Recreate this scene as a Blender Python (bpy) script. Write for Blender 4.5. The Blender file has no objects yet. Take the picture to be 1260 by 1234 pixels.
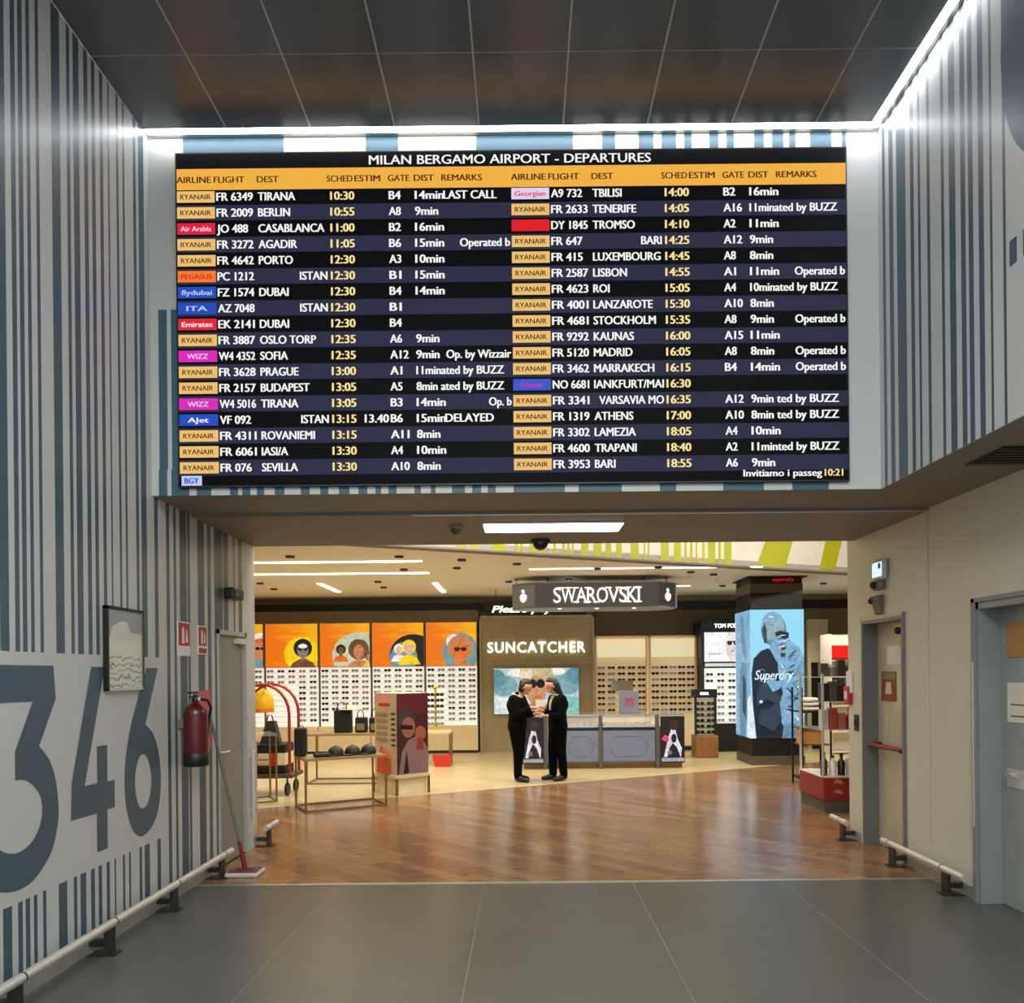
import bpy, bmesh, math, random
from mathutils import Vector, Matrix
random.seed(7)
PI = math.pi
C = bpy.context.scene.collection
SC = bpy.context.scene

# ------------------------------------------------------------------ camera
ROLL, F, CX, CY, EYE = 0.0096, 950.0, 645.0, 828.0, 1.70
cam = bpy.data.cameras.new('camera')
cam.sensor_fit = 'HORIZONTAL'; cam.sensor_width = 36; cam.lens = F / 1260 * 36
cam.shift_x = (630 - CX) / 1260; cam.shift_y = (CY - 617) / 1260
cam.clip_start = 0.05; cam.clip_end = 100
camo = bpy.data.objects.new('camera', cam); C.objects.link(camo)
cr, sr = math.cos(ROLL), math.sin(ROLL)
camo.matrix_world = Matrix(((cr, sr, 0, 0), (0, 0, -1, 0), (-sr, cr, 0, EYE), (0, 0, 0, 1)))
SC.camera = camo

# ------------------------------------------------------------------ colour management, world
SC.view_settings.view_transform = 'Standard'
SC.view_settings.look = 'None'
SC.view_settings.exposure = 0.0
SC.view_settings.gamma = 1.0
SC.view_settings.use_curve_mapping = False
w = bpy.data.worlds.new('world'); SC.world = w; w.use_nodes = True
w.node_tree.nodes['Background'].inputs[0].default_value = (0.92, 1.0, 0.97, 1)
w.node_tree.nodes['Background'].inputs[1].default_value = 1.2
try:
    SC.cycles.max_bounces = 8; SC.cycles.diffuse_bounces = 5; SC.cycles.glossy_bounces = 4
    SC.cycles.sample_clamp_indirect = 6; SC.cycles.use_denoising = True
except Exception: pass

def area(name, loc, sx, sy, power, col, rot=(0, 0, 0)):
    l = bpy.data.lights.new(name, 'AREA'); l.shape = 'RECTANGLE'; l.size = sx; l.size_y = sy
    l.energy = power; l.color = col
    o = bpy.data.objects.new(name, l); o.location = loc; o.rotation_euler = rot; C.objects.link(o)
    return o
# unseen fill lights added under the hall ceiling to brighten the walls
area('hall_fill_light', (0.0, 0.8, 5.45), 3.6, 0.3, 200, (0.95, 0.98, 1.0))
area('hall_fill_light', (0.0, -1.2, 5.45), 3.6, 0.3, 330, (0.95, 0.98, 1.0))
LED_STRENGTH, PANEL_STRENGTH, SLOT_STRENGTH, SPOT_POWER = 19.0, 9.0, 13.0, 104.0
WARM = (1.0, 0.92, 0.76)
# unseen lights added above the passage soffit, tilted to brighten the bulkhead
area('bulkhead_fill_light', (-1.2, 8.5, 4.42), 4.0, 0.25, 120, (1.0, 0.94, 0.84), (math.radians(42), 0, math.radians(20)))
area('bulkhead_fill_light', (4.6, 10.0, 4.42), 5.0, 0.25, 140, (1.0, 0.94, 0.84), (math.radians(42), 0, math.radians(20)))

# ------------------------------------------------------------------ helpers
def un(px, py):
    u, v = px - CX, CY - py
    return u * cr + v * sr, -u * sr + v * cr
def at(px, py, Y):                     # the world point seen at a pixel at distance Y
    u, v = un(px, py); return Vector((u / F * Y, Y, EYE + v / F * Y))
def onfloor(px, py):
    u, v = un(px, py); Y = -EYE * F / v; return Vector((u / F * Y, Y, 0))
def onceil(px, py, z):
    u, v = un(px, py); Y = (z - EYE) * F / v; return Vector((u / F * Y, Y, z))
def onx(px, py, X):
    u, v = un(px, py); Y = X * F / u; return Vector((X, Y, EYE + v / F * Y))
def lin(c):
    c = c / 255.0
    return c / 12.92 if c <= 0.04045 else ((c + 0.055) / 1.055) ** 2.4
def rgb(h):
    if isinstance(h, str): h = tuple(int(h[i:i + 2], 16) for i in (0, 2, 4))
    return tuple(lin(c) for c in h) + (1,)
MATS = {}
def M(name, col, rough=0.5, metal=0.0, es=0.0, ecol=None, noise=0.05, scale=6.0, coat=0.0, spec=0.5, alpha=1.0, trans=0.0, stretch=None):
    if name in MATS: return MATS[name]
    m = bpy.data.materials.new(name); m.use_nodes = True
    nt = m.node_tree; b = nt.nodes['Principled BSDF']
    c = rgb(col)
    b.inputs['Base Color'].default_value = c
    b.inputs['Roughness'].default_value = rough; b.inputs['Metallic'].default_value = metal
    b.inputs['Coat Weight'].default_value = coat; b.inputs['Coat Roughness'].default_value = 0.2
    b.inputs['Specular IOR Level'].default_value = spec
    b.inputs['Alpha'].default_value = alpha; b.inputs['Transmission Weight'].default_value = trans
    if es:
        b.inputs['Emission Color'].default_value = rgb(ecol) if ecol else c
        b.inputs['Emission Strength'].default_value = es
    if noise:
        tc = nt.nodes.new('ShaderNodeTexCoord'); n = nt.nodes.new('ShaderNodeTexNoise')
        n.inputs['Scale'].default_value = scale; n.inputs['Detail'].default_value = 4
        if stretch:
            mp = nt.nodes.new('ShaderNodeMapping'); mp.inputs['Scale'].default_value = stretch
            nt.links.new(tc.outputs['Object'], mp.inputs[0]); nt.links.new(mp.outputs[0], n.inputs['Vector'])
        else: nt.links.new(tc.outputs['Object'], n.inputs['Vector'])
        mr = nt.nodes.new('ShaderNodeMapRange')
        mr.inputs['From Min'].default_value = 0.3; mr.inputs['From Max'].default_value = 0.7
        mr.inputs['To Min'].default_value = 1 - noise; mr.inputs['To Max'].default_value = 1 + noise
        hs = nt.nodes.new('ShaderNodeHueSaturation'); hs.inputs['Color'].default_value = c
        nt.links.new(n.outputs['Fac'], mr.inputs['Value']); nt.links.new(mr.outputs[0], hs.inputs['Value'])
        nt.links.new(hs.outputs[0], b.inputs['Base Color'])
    MATS[name] = m; return m

def wpos(o):
    p = Vector((0, 0, 0))
    while o is not None: p = p + o.location; o = o.parent
    return p
class MB:
    """collects shapes in world coordinates and links them as one mesh object"""
    def __init__(s): s.v = []; s.f = []; s.m = []; s.mats = []; s.sm = []
    def mi(s, mat):
        if mat not in s.mats: s.mats.append(mat)
        return s.mats.index(mat)
    def add(s, vs, fs, mat, smooth=False):
        k = len(s.v); i = s.mi(mat); s.v += [Vector(v) for v in vs]
        for f in fs: s.f.append([a + k for a in f]); s.m.append(i); s.sm.append(smooth)
        return s
    def box(s, x0, x1, y0, y1, z0, z1, mat, T=None, bev=0.0):
        if x0 > x1: x0, x1 = x1, x0
        if y0 > y1: y0, y1 = y1, y0
        if z0 > z1: z0, z1 = z1, z0
        if bev:
            bm = bmesh.new(); bmesh.ops.create_cube(bm, size=1)
            for v in bm.verts: v.co = Vector(((x0 + x1) / 2 + v.co.x * (x1 - x0), (y0 + y1) / 2 + v.co.y * (y1 - y0), (z0 + z1) / 2 + v.co.z * (z1 - z0)))
            bmesh.ops.bevel(bm, geom=bm.edges[:], offset=bev, segments=2, affect='EDGES', profile=0.5)
            bm.verts.index_update()
            vs = [v.co.copy() for v in bm.verts]; fs = [[v.index for v in f.verts] for f in bm.faces]; bm.free()
        else:
            vs = [Vector(p) for p in ((x0, y0, z0), (x1, y0, z0), (x1, y1, z0), (x0, y1, z0), (x0, y0, z1), (x1, y0, z1), (x1, y1, z1), (x0, y1, z1))]
            fs = [(0, 3, 2, 1), (4, 5, 6, 7), (0, 1, 5, 4), (1, 2, 6, 5), (2, 3, 7, 6), (3, 0, 4, 7)]
        if T is not None: vs = [T @ v for v in vs]
        return s.add(vs, fs, mat)
    def tube(s, pts, r, mat, seg=10, closed=False):
        pts = [Vector(p) for p in pts]; n = len(pts); rs = r if isinstance(r, (list, tuple)) else [r] * n
        vs, fs = [], []; ref = None
        for i, p in enumerate(pts):
            d = (pts[min(i + 1, n - 1)] - pts[max(i - 1, 0)])
            if closed: d = pts[(i + 1) % n] - pts[i - 1]
            d.normalize()
            if ref is None: ref = Vector((0, 0, 1)) if abs(d.z) < 0.9 else Vector((1, 0, 0))
            a = d.cross(ref).normalized(); b = a.cross(d).normalized(); ref = b
            for k in range(seg):
                t = 2 * PI * k / seg; vs.append(p + (a * math.cos(t) + b * math.sin(t)) * rs[i])
        for i in range(n if closed else n - 1):
            j = (i + 1) % n
            for k in range(seg):
                k2 = (k + 1) % seg; fs.append((i * seg + k, i * seg + k2, j * seg + k2, j * seg + k))
        s.add(vs, fs, mat, True)
        if not closed:
            s.add(vs[:seg], [list(range(seg))[::-1]], mat); s.add(vs[-seg:], [list(range(seg))], mat)
        return s
    def lathe(s, c, prof, mat, seg=20, axis='Z', smooth=True):
        vs, fs = [], []; n = len(prof); c = Vector(c)
        for r, h in prof:
            for k in range(seg):
                t = 2 * PI * k / seg; a, b = r * math.cos(t), r * math.sin(t)
                vs.append(c + (Vector((a, b, h)) if axis == 'Z' else Vector((h, a, b)) if axis == 'X' else Vector((a, h, b))))
        for i in range(n - 1):
            for k in range(seg):
                k2 = (k + 1) % seg; fs.append((i * seg + k, i * seg + k2, (i + 1) * seg + k2, (i + 1) * seg + k))
        s.add(vs, fs, mat, smooth)
        s.add(vs[:seg], [list(range(seg))[::-1]], mat); s.add(vs[-seg:], [list(range(seg))], mat)
        return s
    def ell(s, c, rx, ry, rz, mat, seg=16, rings=10, T=None):
        c = Vector(c); vs, fs = [], []
        for i in range(rings + 1):
            p = PI * i / rings
            for k in range(seg):
                t = 2 * PI * k / seg
                d = Vector((rx * math.sin(p) * math.cos(t), ry * math.sin(p) * math.sin(t), rz * math.cos(p)))
                vs.append(c + ((T @ d) if T is not None else d))
        for i in range(rings):
            for k in range(seg):
                k2 = (k + 1) % seg; fs.append((i * seg + k, (i + 1) * seg + k, (i + 1) * seg + k2, i * seg + k2))
        return s.add(vs, fs, mat, True)
    def poly(s, pts, mat, thick=None):           # flat polygon from 3D points; thick = extrusion vector
        pts = [Vector(p) for p in pts]; n = len(pts)
        s.add(pts, [list(range(n))], mat)
        if thick is not None:
            t = Vector(thick); q = [p + t for p in pts]
            s.add(q, [list(range(n))[::-1]], mat)
            s.add(pts + q, [(i, (i + 1) % n, n + (i + 1) % n, n + i) for i in range(n)], mat)
        return s
    def build(s, name, parent=None, origin=None):
        o0 = wpos(parent) if parent is not None else Vector(origin) if origin is not None else Vector((0, 0, 0))
        me = bpy.data.meshes.new(name); me.from_pydata([v - o0 for v in s.v], [], s.f)
        for m in s.mats: me.materials.append(m)
        me.polygons.foreach_set('material_index', s.m); me.polygons.foreach_set('use_smooth', s.sm)
        me.update()
        bm = bmesh.new(); bm.from_mesh(me); bmesh.ops.recalc_face_normals(bm, faces=bm.faces[:]) if s.__dict__.get('recalc', True) else None
        bm.to_mesh(me); bm.free()
        o = bpy.data.objects.new(name, me); C.objects.link(o)
        if parent is not None: o.parent = parent
        elif origin is not None: o.location = origin
        return o
def tag(o, label, cat, group=None, kind=None):
    o['label'] = label; o['category'] = cat
    if group: o['group'] = group
    if kind: o['kind'] = kind
    return o
def thing(name, label, cat, loc, group=None):
    o = bpy.data.objects.new(name, None); C.objects.link(o); o.location = loc; o.empty_display_size = 0.1
    return tag(o, label, cat, group)
def struct(o): o['kind'] = 'structure'; return o
def sthing(name, loc):
    o = bpy.data.objects.new(name, None); C.objects.link(o); o.location = loc; return struct(o)

TXT = {}
def text_geo(s, bold=0.0, shear=0.0, space=1.0):
    key = (s, bold, shear, space)
    if key in TXT: return TXT[key]
    cu = bpy.data.curves.new('t', 'FONT'); cu.body = s; cu.offset = bold; cu.shear = shear; cu.space_character = space
    cu.resolution_u = 3; cu.fill_mode = 'FRONT'
    o = bpy.data.objects.new('t', cu); C.objects.link(o)
    dg = bpy.context.evaluated_depsgraph_get(); dg.update()
    me = bpy.data.meshes.new_from_object(o.evaluated_get(dg))
    vs = [v.co.copy() for v in me.vertices]; fs = [list(p.vertices) for p in me.polygons]
    C.objects.unlink(o); bpy.data.objects.remove(o); bpy.data.curves.remove(cu); bpy.data.meshes.remove(me)
    TXT[key] = (vs, fs); return TXT[key]
CAP = 0.7
def text(mb, s, org, right, up, cap, mat, width=None, xs=1.0, bold=0.02, align='L', shear=0.0, space=1.0, lift=None, depth=None):
    """lettering on a plane: org = left end of the baseline"""
    vs, fs = text_geo(s, 0.0, shear, space)
    if not vs: return
    if bold > 0: n0 = len(vs); vs, fs = [Vector((v.x + d, v.y, v.z)) for d in (-bold, 0, bold) for v in vs], [[a + q * n0 for a in f] for q in range(3) for f in fs]
    k = cap / CAP; x0 = min(v.x for v in vs); x1 = max(v.x for v in vs)
    kx = k * xs if width is None else width / (x1 - x0)
    off = -x0 if align == 'L' else -(x0 + x1) / 2 if align == 'C' else -x1
    org, right, up = Vector(org), Vector(right), Vector(up)
    P = [org + right * ((v.x + off) * kx) + up * (v.y * k) for v in vs]
    mb.add(P, fs, mat)
    if depth is not None:
        n = Vector(depth); mb.add([p + n for p in P], fs, mat)
        ed = {}
        for f in fs:
            for i in range(len(f)):
                e = tuple(sorted((f[i], f[(i + 1) % len(f)]))); ed[e] = ed.get(e, 0) + 1
        L = len(P); Q = P + [p + n for p in P]
        mb.add(Q, [(a, b, b + L, a + L) for (a, b), c in ed.items() if c == 1], mat)
ORD = 'first second third fourth fifth sixth seventh eighth ninth tenth eleventh twelfth'.split()
def cp(o, parent=None):
    c = o.copy(); C.objects.link(c)
    if parent is not None: c.parent = parent
    for ch in o.children: cp(ch, c)
    return c

# ------------------------------------------------------------------ materials
white_lam = M('white_laminate', (190, 191, 188), 0.40, noise=0.015, coat=0.15)
blue_lam = M('slate_blue_print', (66, 87, 100), 0.40, noise=0.03, coat=0.15)
front_lam = M('white_front_laminate', (190, 191, 188), 0.5, noise=0.015)
front_blue = M('blue_front_print', (58, 92, 108), 0.5, noise=0.02)
beige_wall = M('beige_paint', (202, 199, 182), 0.42, noise=0.02, coat=0.1)
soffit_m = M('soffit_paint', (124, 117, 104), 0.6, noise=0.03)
ceil_dark = M('dark_ceiling_metal', (102, 103, 106), 0.27, metal=0.2, noise=0.04, scale=3)
ceil_joint = M('ceiling_joint', (176, 176, 176), 0.5)
tile_m = M('grey_floor_tile', (84, 85, 81), 0.30, noise=0.06, scale=1.3, stretch=(1, 3, 1))
joint_m = M('tile_joint', (138, 138, 130), 0.6)
steel = M('brushed_steel', (226, 226, 222), 0.4, metal=0.7, noise=0.04)
dark_steel = M('dark_steel', (70, 68, 64), 0.4, metal=0.7)
alu = M('threshold_aluminium', (200, 196, 186), 0.35, metal=0.9)
black = M('black_plastic', (14, 14, 15), 0.45)
black_panel = M('black_panel', (10, 10, 10), 0.5)
grey_frame = M('grey_door_frame', (126, 133, 134), 0.4, noise=0.02)
red = M('red_paint', (176, 22, 26), 0.3)
white_p = M('white_plastic', (225, 225, 222), 0.4)
brown_wall = M('brown_grey_wall', (118, 106, 84), 0.7)
taupe = M('taupe_panel', (160, 146, 112), 0.6)
beige_unit = M('beige_shelving', (234, 216, 176), 0.5)
beige_back = M('beige_glow_panel', (234, 216, 176), 0.5, es=.22, ecol=(255, 226, 170), noise=0)  # faint glow added to brighten the backs of the beige units
cream = M('cream_board', (226, 206, 166), 0.5)
gold = M('brass_metal', (150, 122, 72), 0.35, metal=0.8)
led_m = M('led_white', (255, 255, 255), 0.5, es=LED_STRENGTH, ecol=(246, 250, 255), noise=0)
panel_m = M('panel_light', (255, 255, 255), 0.5, es=PANEL_STRENGTH, ecol=(255, 248, 236), noise=0)
slot_m = M('slot_light', (255, 255, 255), 0.5, es=SLOT_STRENGTH, ecol=(255, 236, 196), noise=0)
shop_ceil = M('shop_ceiling', (238, 234, 222), 0.7, noise=0.02)
lime = M('lime_print', (176, 178, 24), 0.5)
fascia_w = M('fascia_white', (226, 222, 206), 0.5)
glass = M('clear_glass', (240, 245, 245), 0.05, noise=0, alpha=0.22, spec=0.6)

def wood_floor(name, c1, c2, c3, rot, rough):
    m = bpy.data.materials.new(name); m.use_nodes = True; nt = m.node_tree; b = nt.nodes['Principled BSDF']
    tc = nt.nodes.new('ShaderNodeTexCoord'); mp = nt.nodes.new('ShaderNodeMapping'); mp.inputs['Rotation'].default_value = (0, 0, rot)
    br = nt.nodes.new('ShaderNodeTexBrick'); br.inputs['Scale'].default_value = 1
    br.inputs['Brick Width'].default_value = 0.9; br.inputs['Row Height'].default_value = 0.15; br.inputs['Mortar Size'].default_value = 0.0025
    br.inputs['Color1'].default_value = rgb(c1); br.inputs['Color2'].default_value = rgb(c2); br.inputs['Mortar'].default_value = rgb(c3)
    br.inputs['Bias'].default_value = 0.0
    no = nt.nodes.new('ShaderNodeTexNoise'); no.inputs['Scale'].default_value = 3; no.inputs['Detail'].default_value = 8
    mp2 = nt.nodes.new('ShaderNodeMapping'); mp2.inputs['Rotation'].default_value = (0, 0, rot); mp2.inputs['Scale'].default_value = (1, 9, 1)
    mr = nt.nodes.new('ShaderNodeMapRange'); mr.inputs['From Min'].default_value = 0.3; mr.inputs['From Max'].default_value = 0.7
    mr.inputs['To Min'].default_value = 0.78; mr.inputs['To Max'].default_value = 1.22
    hs = nt.nodes.new('ShaderNodeHueSaturation')
    L = nt.links.new
    L(tc.outputs['Object'], mp.inputs[0]); L(mp.outputs[0], br.inputs['Vector']); L(tc.outputs['Object'], mp2.inputs[0]); L(mp2.outputs[0], no.inputs['Vector'])
    L(no.outputs['Fac'], mr.inputs['Value']); L(mr.outputs[0], hs.inputs['Value']); L(br.outputs['Color'], hs.inputs['Color']); L(hs.outputs[0], b.inputs['Base Color'])
    bp = nt.nodes.new('ShaderNodeBump'); bp.inputs['Strength'].default_value = 0.09; bp.inputs['Distance'].default_value = 0.01
    L(no.outputs['Fac'], bp.inputs['Height']); L(bp.outputs[0], b.inputs['Normal'])
    b.inputs['Roughness'].default_value = rough; b.inputs['Specular IOR Level'].default_value = 0.75
    return m
brown_floor = wood_floor('brown_wood_planks', (148, 112, 78), (118, 87, 61), (64, 47, 34), math.radians(45), 0.19)
beige_floor = wood_floor('beige_planks', (190, 172, 130), (178, 160, 118), (140, 122, 90), math.radians(27), 0.3)

# ------------------------------------------------------------------ structure
XL, XR, XRL, YB, YE = -2.69, 2.60, 3.30, 5.60, 7.72
ZC, ZS, ZSH = 5.60, 3.01, 3.40
def striped_x(name, X, n, cols, z0, z1, gaps, y0, y1, base, dark, back, holes=(), extra=None):
    """a wall at x = X built from vertical print columns; n = sign of its outward face"""
    mb = MB(); T = 0.006
    ys = sorted(set([y0, y1] + [c for p in cols for c in p if y0 < c < y1] + [h for q in holes for h in q[:2]] ))
    def isd(y): return any(a <= y <= b for a, b in cols)
    for a, b in zip(ys, ys[1:]):
        mid = (a + b) / 2
        segs = [(z0, z1)]
        for (h0, h1, hz) in holes:
            if h0 <= mid <= h1: segs = [(hz, z1)]
        for s0, s1 in segs:
            if isd(mid):
                cuts = []
                zz = s0
                for (ga, gb, g0, g1) in gaps:
                    if ga <= mid <= gb and g1 > s0 and g0 < s1:
                        if g0 > zz: cuts.append((zz, g0, dark))
                        cuts.append((max(g0, zz), g1, base)); zz = g1
                if zz < s1: cuts.append((zz, s1, dark))
            else: cuts = [(s0, s1, base)]
            for c0, c1, mt in cuts:
                mb.add([(X, a, c0), (X, b, c0), (X, b, c1), (X, a, c1)], [(0, 1, 2, 3) if n < 0 else (3, 2, 1, 0)], mt)
    # core behind the printed face
    ys2 = sorted(set([y0, y1] + [h for q in holes for h in q[:2]]))
    for a, b in zip(ys2, ys2[1:]):
        mid = (a + b) / 2; s0 = z0
        for (h0, h1, hz) in holes:
            if h0 <= mid <= h1: s0 = hz
        mb.box(X - n * 0.001, X - n * 0.22, a, b, s0, z1, back)
    if extra: extra(mb)
    mb.recalc = False
    return struct(mb.build(name))

LCOL = [(3.967, 4.038), (4.085, 4.123), (4.147, 4.185), (4.216, 4.247), (4.297, 4.327), (4.442, 4.525), (4.591, 4.625), (4.659, 4.721), (4.772, 4.816), (4.857, 4.898), (4.951, 4.99), (5.047, 5.066), (5.151, 5.179), (5.231, 5.257), (5.373, 5.412), (5.447, 5.524), (5.635, 5.69), (5.819, 5.873), (5.941, 5.983), (6.046, 6.17), (6.185, 6.231), (6.378, 6.508), (6.575, 6.644), (6.72, 6.904), (6.923, 7.037), (7.16, 7.2), (7.288, 7.383)]
LCOL = [(3.80, 3.86), (3.62, 3.70), (3.40, 3.52), (3.1, 3.2), (2.7, 2.9), (2.2, 2.5), (1.6, 1.9), (0.9, 1.3), (0, .5)] + LCOL
DIG3 = [(3.72, 1.768), (4.41, 1.768), (4.43, 1.58), (4.274, 1.321), (4.36, 1.24), (4.42, 1.12), (4.447, .95), (4.43, .83), (4.38, .72), (4.30, .645), (4.2, .59), (4.08, .576), (3.96, .60), (3.86, .65), (3.72, .76), (3.72, .98), (3.86, .885), (3.94, .825), (4.02, .785), (4.1, .775), (4.19, .80), (4.26, .86), (4.295, .95), (4.28, 1.04), (4.22, 1.11), (4.15, 1.15), (4.07, 1.16), (4.07, 1.31), (4.222, 1.57), (3.72, 1.572)]
DIG4 = [(4.795, 1.765), (4.577, 1.075), (4.565, 0.851), (4.843, 0.845), (4.843, 0.60), (4.966, 0.60), (4.966, 0.848), (5.056, 0.848), (5.056, 1.027), (4.969, 1.027), (4.969, 1.264), (4.85, 1.264), (4.85, 1.034), (4.712, 1.037), (4.95, 1.765)]
DIG6 = [(5.496, 1.762), (5.667, 1.762), (5.472, 1.36), (5.583, 1.29), (5.655, 1.17), (5.692, 1.03), (5.694, .88), (5.663, .75), (5.60, .655), (5.51, .60), (5.42, .582), (5.33, .61), (5.255, .69), (5.20, .82), (5.182, .96), (5.19, 1.1), (5.225, 1.25), (5.296, 1.42), (5.401, 1.6)]
DIG6I = [(5.43, 1.155), (5.49, 1.125), (5.535, 1.05), (5.553, .965), (5.538, .87), (5.489, .795), (5.43, .775), (5.375, .80), (5.335, .88), (5.32, .965), (5.335, 1.06), (5.375, 1.13)]
def smooth(pts, runs, closed=False):
    """round the listed runs of an outline with a Catmull-Rom curve"""
    if closed: n = len(pts); idx = [(pts[i - 1], pts[i], pts[(i + 1) % n], pts[(i + 2) % n]) for i in range(n)]; out = []
    else:
        out = []; i = 0
        while i < len(pts):
            r = [q for q in runs if q[0] == i]
            if not r: out.append(pts[i]); i += 1; continue
            a, b = r[0]; P = pts[a:b + 1]
            for k in range(len(P) - 1):
                p0 = P[max(k - 1, 0)]; p3 = P[min(k + 2, len(P) - 1)]
                for q in range(5): out.append(cr_pt(p0, P[k], P[k + 1], p3, q / 5))
            out.append(P[-1]); i = b + 1
        return out
    for p0, p1, p2, p3 in idx:
        for q in range(5): out.append(cr_pt(p0, p1, p2, p3, q / 5))
    return out
def cr_pt(p0, p1, p2, p3, t):
    return tuple(.5 * (2 * p1[k] + (p2[k] - p0[k]) * t + (2 * p0[k] - 5 * p1[k] + 4 * p2[k] - p3[k]) * t * t + (3 * p1[k] - p0[k] - 3 * p2[k] + p3[k]) * t ** 3) for k in (0, 1))
DIG3 = smooth(DIG3, [(3, 14), (15, 26)])
DIG6 = smooth(DIG6, [(2, 18)])
DIG6I = smooth(DIG6I, [], True)
wall_l = striped_x('wall_left', XL, 1, LCOL, 0, ZC, [(-9, 5.73, 0.51, 1.84)], -2.5, YE, white_lam, blue_lam, white_lam,
                   holes=((6.76, 7.46, 2.11),))
# numerals printed on the left wall
mb = MB()
for D in (DIG3, DIG4):
    mb.poly([(XL + 0.0015, y, z) for y, z in D], blue_lam)
o6, i6 = DIG6, DIG6I       # ring with a counter: bridge the two loops
k6 = len(o6); ki = len(i6)
bm6 = bmesh.new()
vo = [bm6.verts.new((XL + 0.0015, y, z)) for y, z in o6]; vi = [bm6.verts.new((XL + 0.0015, y, z)) for y, z in i6]
eo = [bm6.edges.new((vo[i], vo[(i + 1) % k6])) for i in range(k6)]; ei = [bm6.edges.new((vi[i], vi[(i + 1) % ki])) for i in range(ki)]
bmesh.ops.triangle_fill(bm6, edges=eo + ei, use_beauty=True); bm6.verts.index_update()
mb.add([v.co.copy() for v in bm6.verts], [[v.index for v in f.verts] for f in bm6.faces], blue_lam); bm6.free()
num = mb.build('printed_number', wall_l); num['label'] = 'slate blue number 346 printed on the wall'

RCOL = [(5.493, 5.536), (5.377, 5.437), (5.203, 5.327), (5.094, 5.141), (5.011, 5.041), (4.894, 4.93), (4.731, 4.764), (4.608, 4.675), (4.504, 4.553), (4.428, 4.475), (4.326, 4.376), (4.248, 4.271), (4.131, 4.156)]
def wr_extra(mb):
    # large round numeral and a row of small marks on the plain area
    ring = []
    for k in range(40):
        t = 2 * PI * k / 40; ring.append((3.38 + 0.78 * math.copysign(abs(math.cos(t)) ** 0.85, math.cos(t)), 4.98 + 0.86 * math.copysign(abs(math.sin(t)) ** 0.85, math.sin(t))))
    mb.poly([(XR - 0.0015, y, min(z, ZC - .01)) for y, z in ring], blue_lam)
    for k in range(6):
        y1 = 4.10 - k * 0.11
        mb.poly([(XR - 0.0015, y1, 3.83), (XR - 0.0015, y1, 3.965), (XR - 0.0015, y1 - 0.06, 3.965), (XR - 0.0015, y1 - 0.06, 3.83)], blue_lam)
striped_x('wall_right_upper', XR, -1, RCOL, ZS, ZC, [], -2.5, YB, white_lam, blue_lam, white_lam, extra=wr_extra)

# board wall
bx = lambda px, py=400: at(px, py, YB).x
fr = MB()
TOPS = [(225, 349), (450, 490), (586, 705), (741, 757), (786, 804), (814, 832), (842, 851), (873, 884), (894, 903), (928, 940), (950, 964), (971, 979), (997, 1023), (1036, 1041)]
BOTS = [(221, 233), (242, 260), (283, 293), (298, 308), (316, 325), (338, 350), (370, 381), (394, 404), (417, 430), (441, 452), (462, 469), (478, 488), (510, 518), (530, 536), (556, 572), (581, 592), (600, 610), (632, 695), (712, 765), (812, 832), (890, 940), (975, 1020)]
zt = at(630, 205, YB).z
def rowstrip(bands, y0, z0, z1):
    xs = [XL] + [bx(p, y0) for b in bands for p in b] + [XR]
    for i, (a, b) in enumerate(zip(xs, xs[1:])):
        fr.add([(a, YB, z0), (b, YB, z0), (b, YB, z1), (a, YB, z1)], [(0, 1, 2, 3)], front_blue if i % 2 else front_lam)
LF = [(195.5, 206), (211, 224)]
rowstrip(TOPS, 180, zt, ZC)
zl = at(200, 381, YB).z
rowstrip([], 400, zl, zt)
rowstrip(LF, 480, 3.20, zl)
rowstrip(LF[:1] + [(211, 233)] + BOTS[1:], 603, ZS, 3.20)
fr.box(XL, XR, YB + 0.002, YB + 0.25, ZS + .012, ZC, front_lam); fr.recalc = False
struct(fr.build('wall_board'))

# ceiling of the hall
mb = MB(); xs = [XL] + [-2.085 + 0.6 * i for i in range(8)] + [XR]
yj = [-2.5, -0.0, 2.42, 4.85, 5.50]
for a, b in zip(xs, xs[1:]):
    for c, d in zip(yj, yj[1:]):
        mb.box(a + .006, b - .006, c + .003, d - .003, ZC, ZC + .03, ceil_dark)
mb.box(XL, XR, -2.5, 5.5, ZC + .001, ZC + .1, ceil_joint)
mb.box(XL, XR, 5.5, YB + .25, ZC + .05, ZC + .1, ceil_joint)
struct(mb.build('ceiling'))
# soffits over the passage and under the right gallery
mb = MB()
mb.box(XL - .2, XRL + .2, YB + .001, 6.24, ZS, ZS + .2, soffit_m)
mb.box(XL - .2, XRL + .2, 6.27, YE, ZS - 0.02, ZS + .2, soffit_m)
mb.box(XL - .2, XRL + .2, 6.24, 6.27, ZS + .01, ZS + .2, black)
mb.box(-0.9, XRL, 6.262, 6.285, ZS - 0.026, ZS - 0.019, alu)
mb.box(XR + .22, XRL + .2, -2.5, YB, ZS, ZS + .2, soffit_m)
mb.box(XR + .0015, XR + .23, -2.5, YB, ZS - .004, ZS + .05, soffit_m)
struct(mb.build('ceiling_soffit'))

# right wall under the gallery, with two door openings
D2 = (6.71, 7.56, 2.17); D3 = (4.62, 5.62, 2.17)
mb = MB()
for a, b, z0 in ((-2.5, D3[0], 0), (D3[0], D3[1], D3[2]), (D3[1], 6.285, 0), (6.30, D2[0], 0), (D2[0], D2[1], D2[2]), (D2[1], 7.86, 0)):
    mb.box(XRL, XRL + .22, a, b, z0, ZS + .1, beige_wall)
mb.box(XRL + .012, XRL + .22, 6.285, 6.30, 0, ZS + .1, dark_steel)
struct(mb.build('wall_right'))

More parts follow.
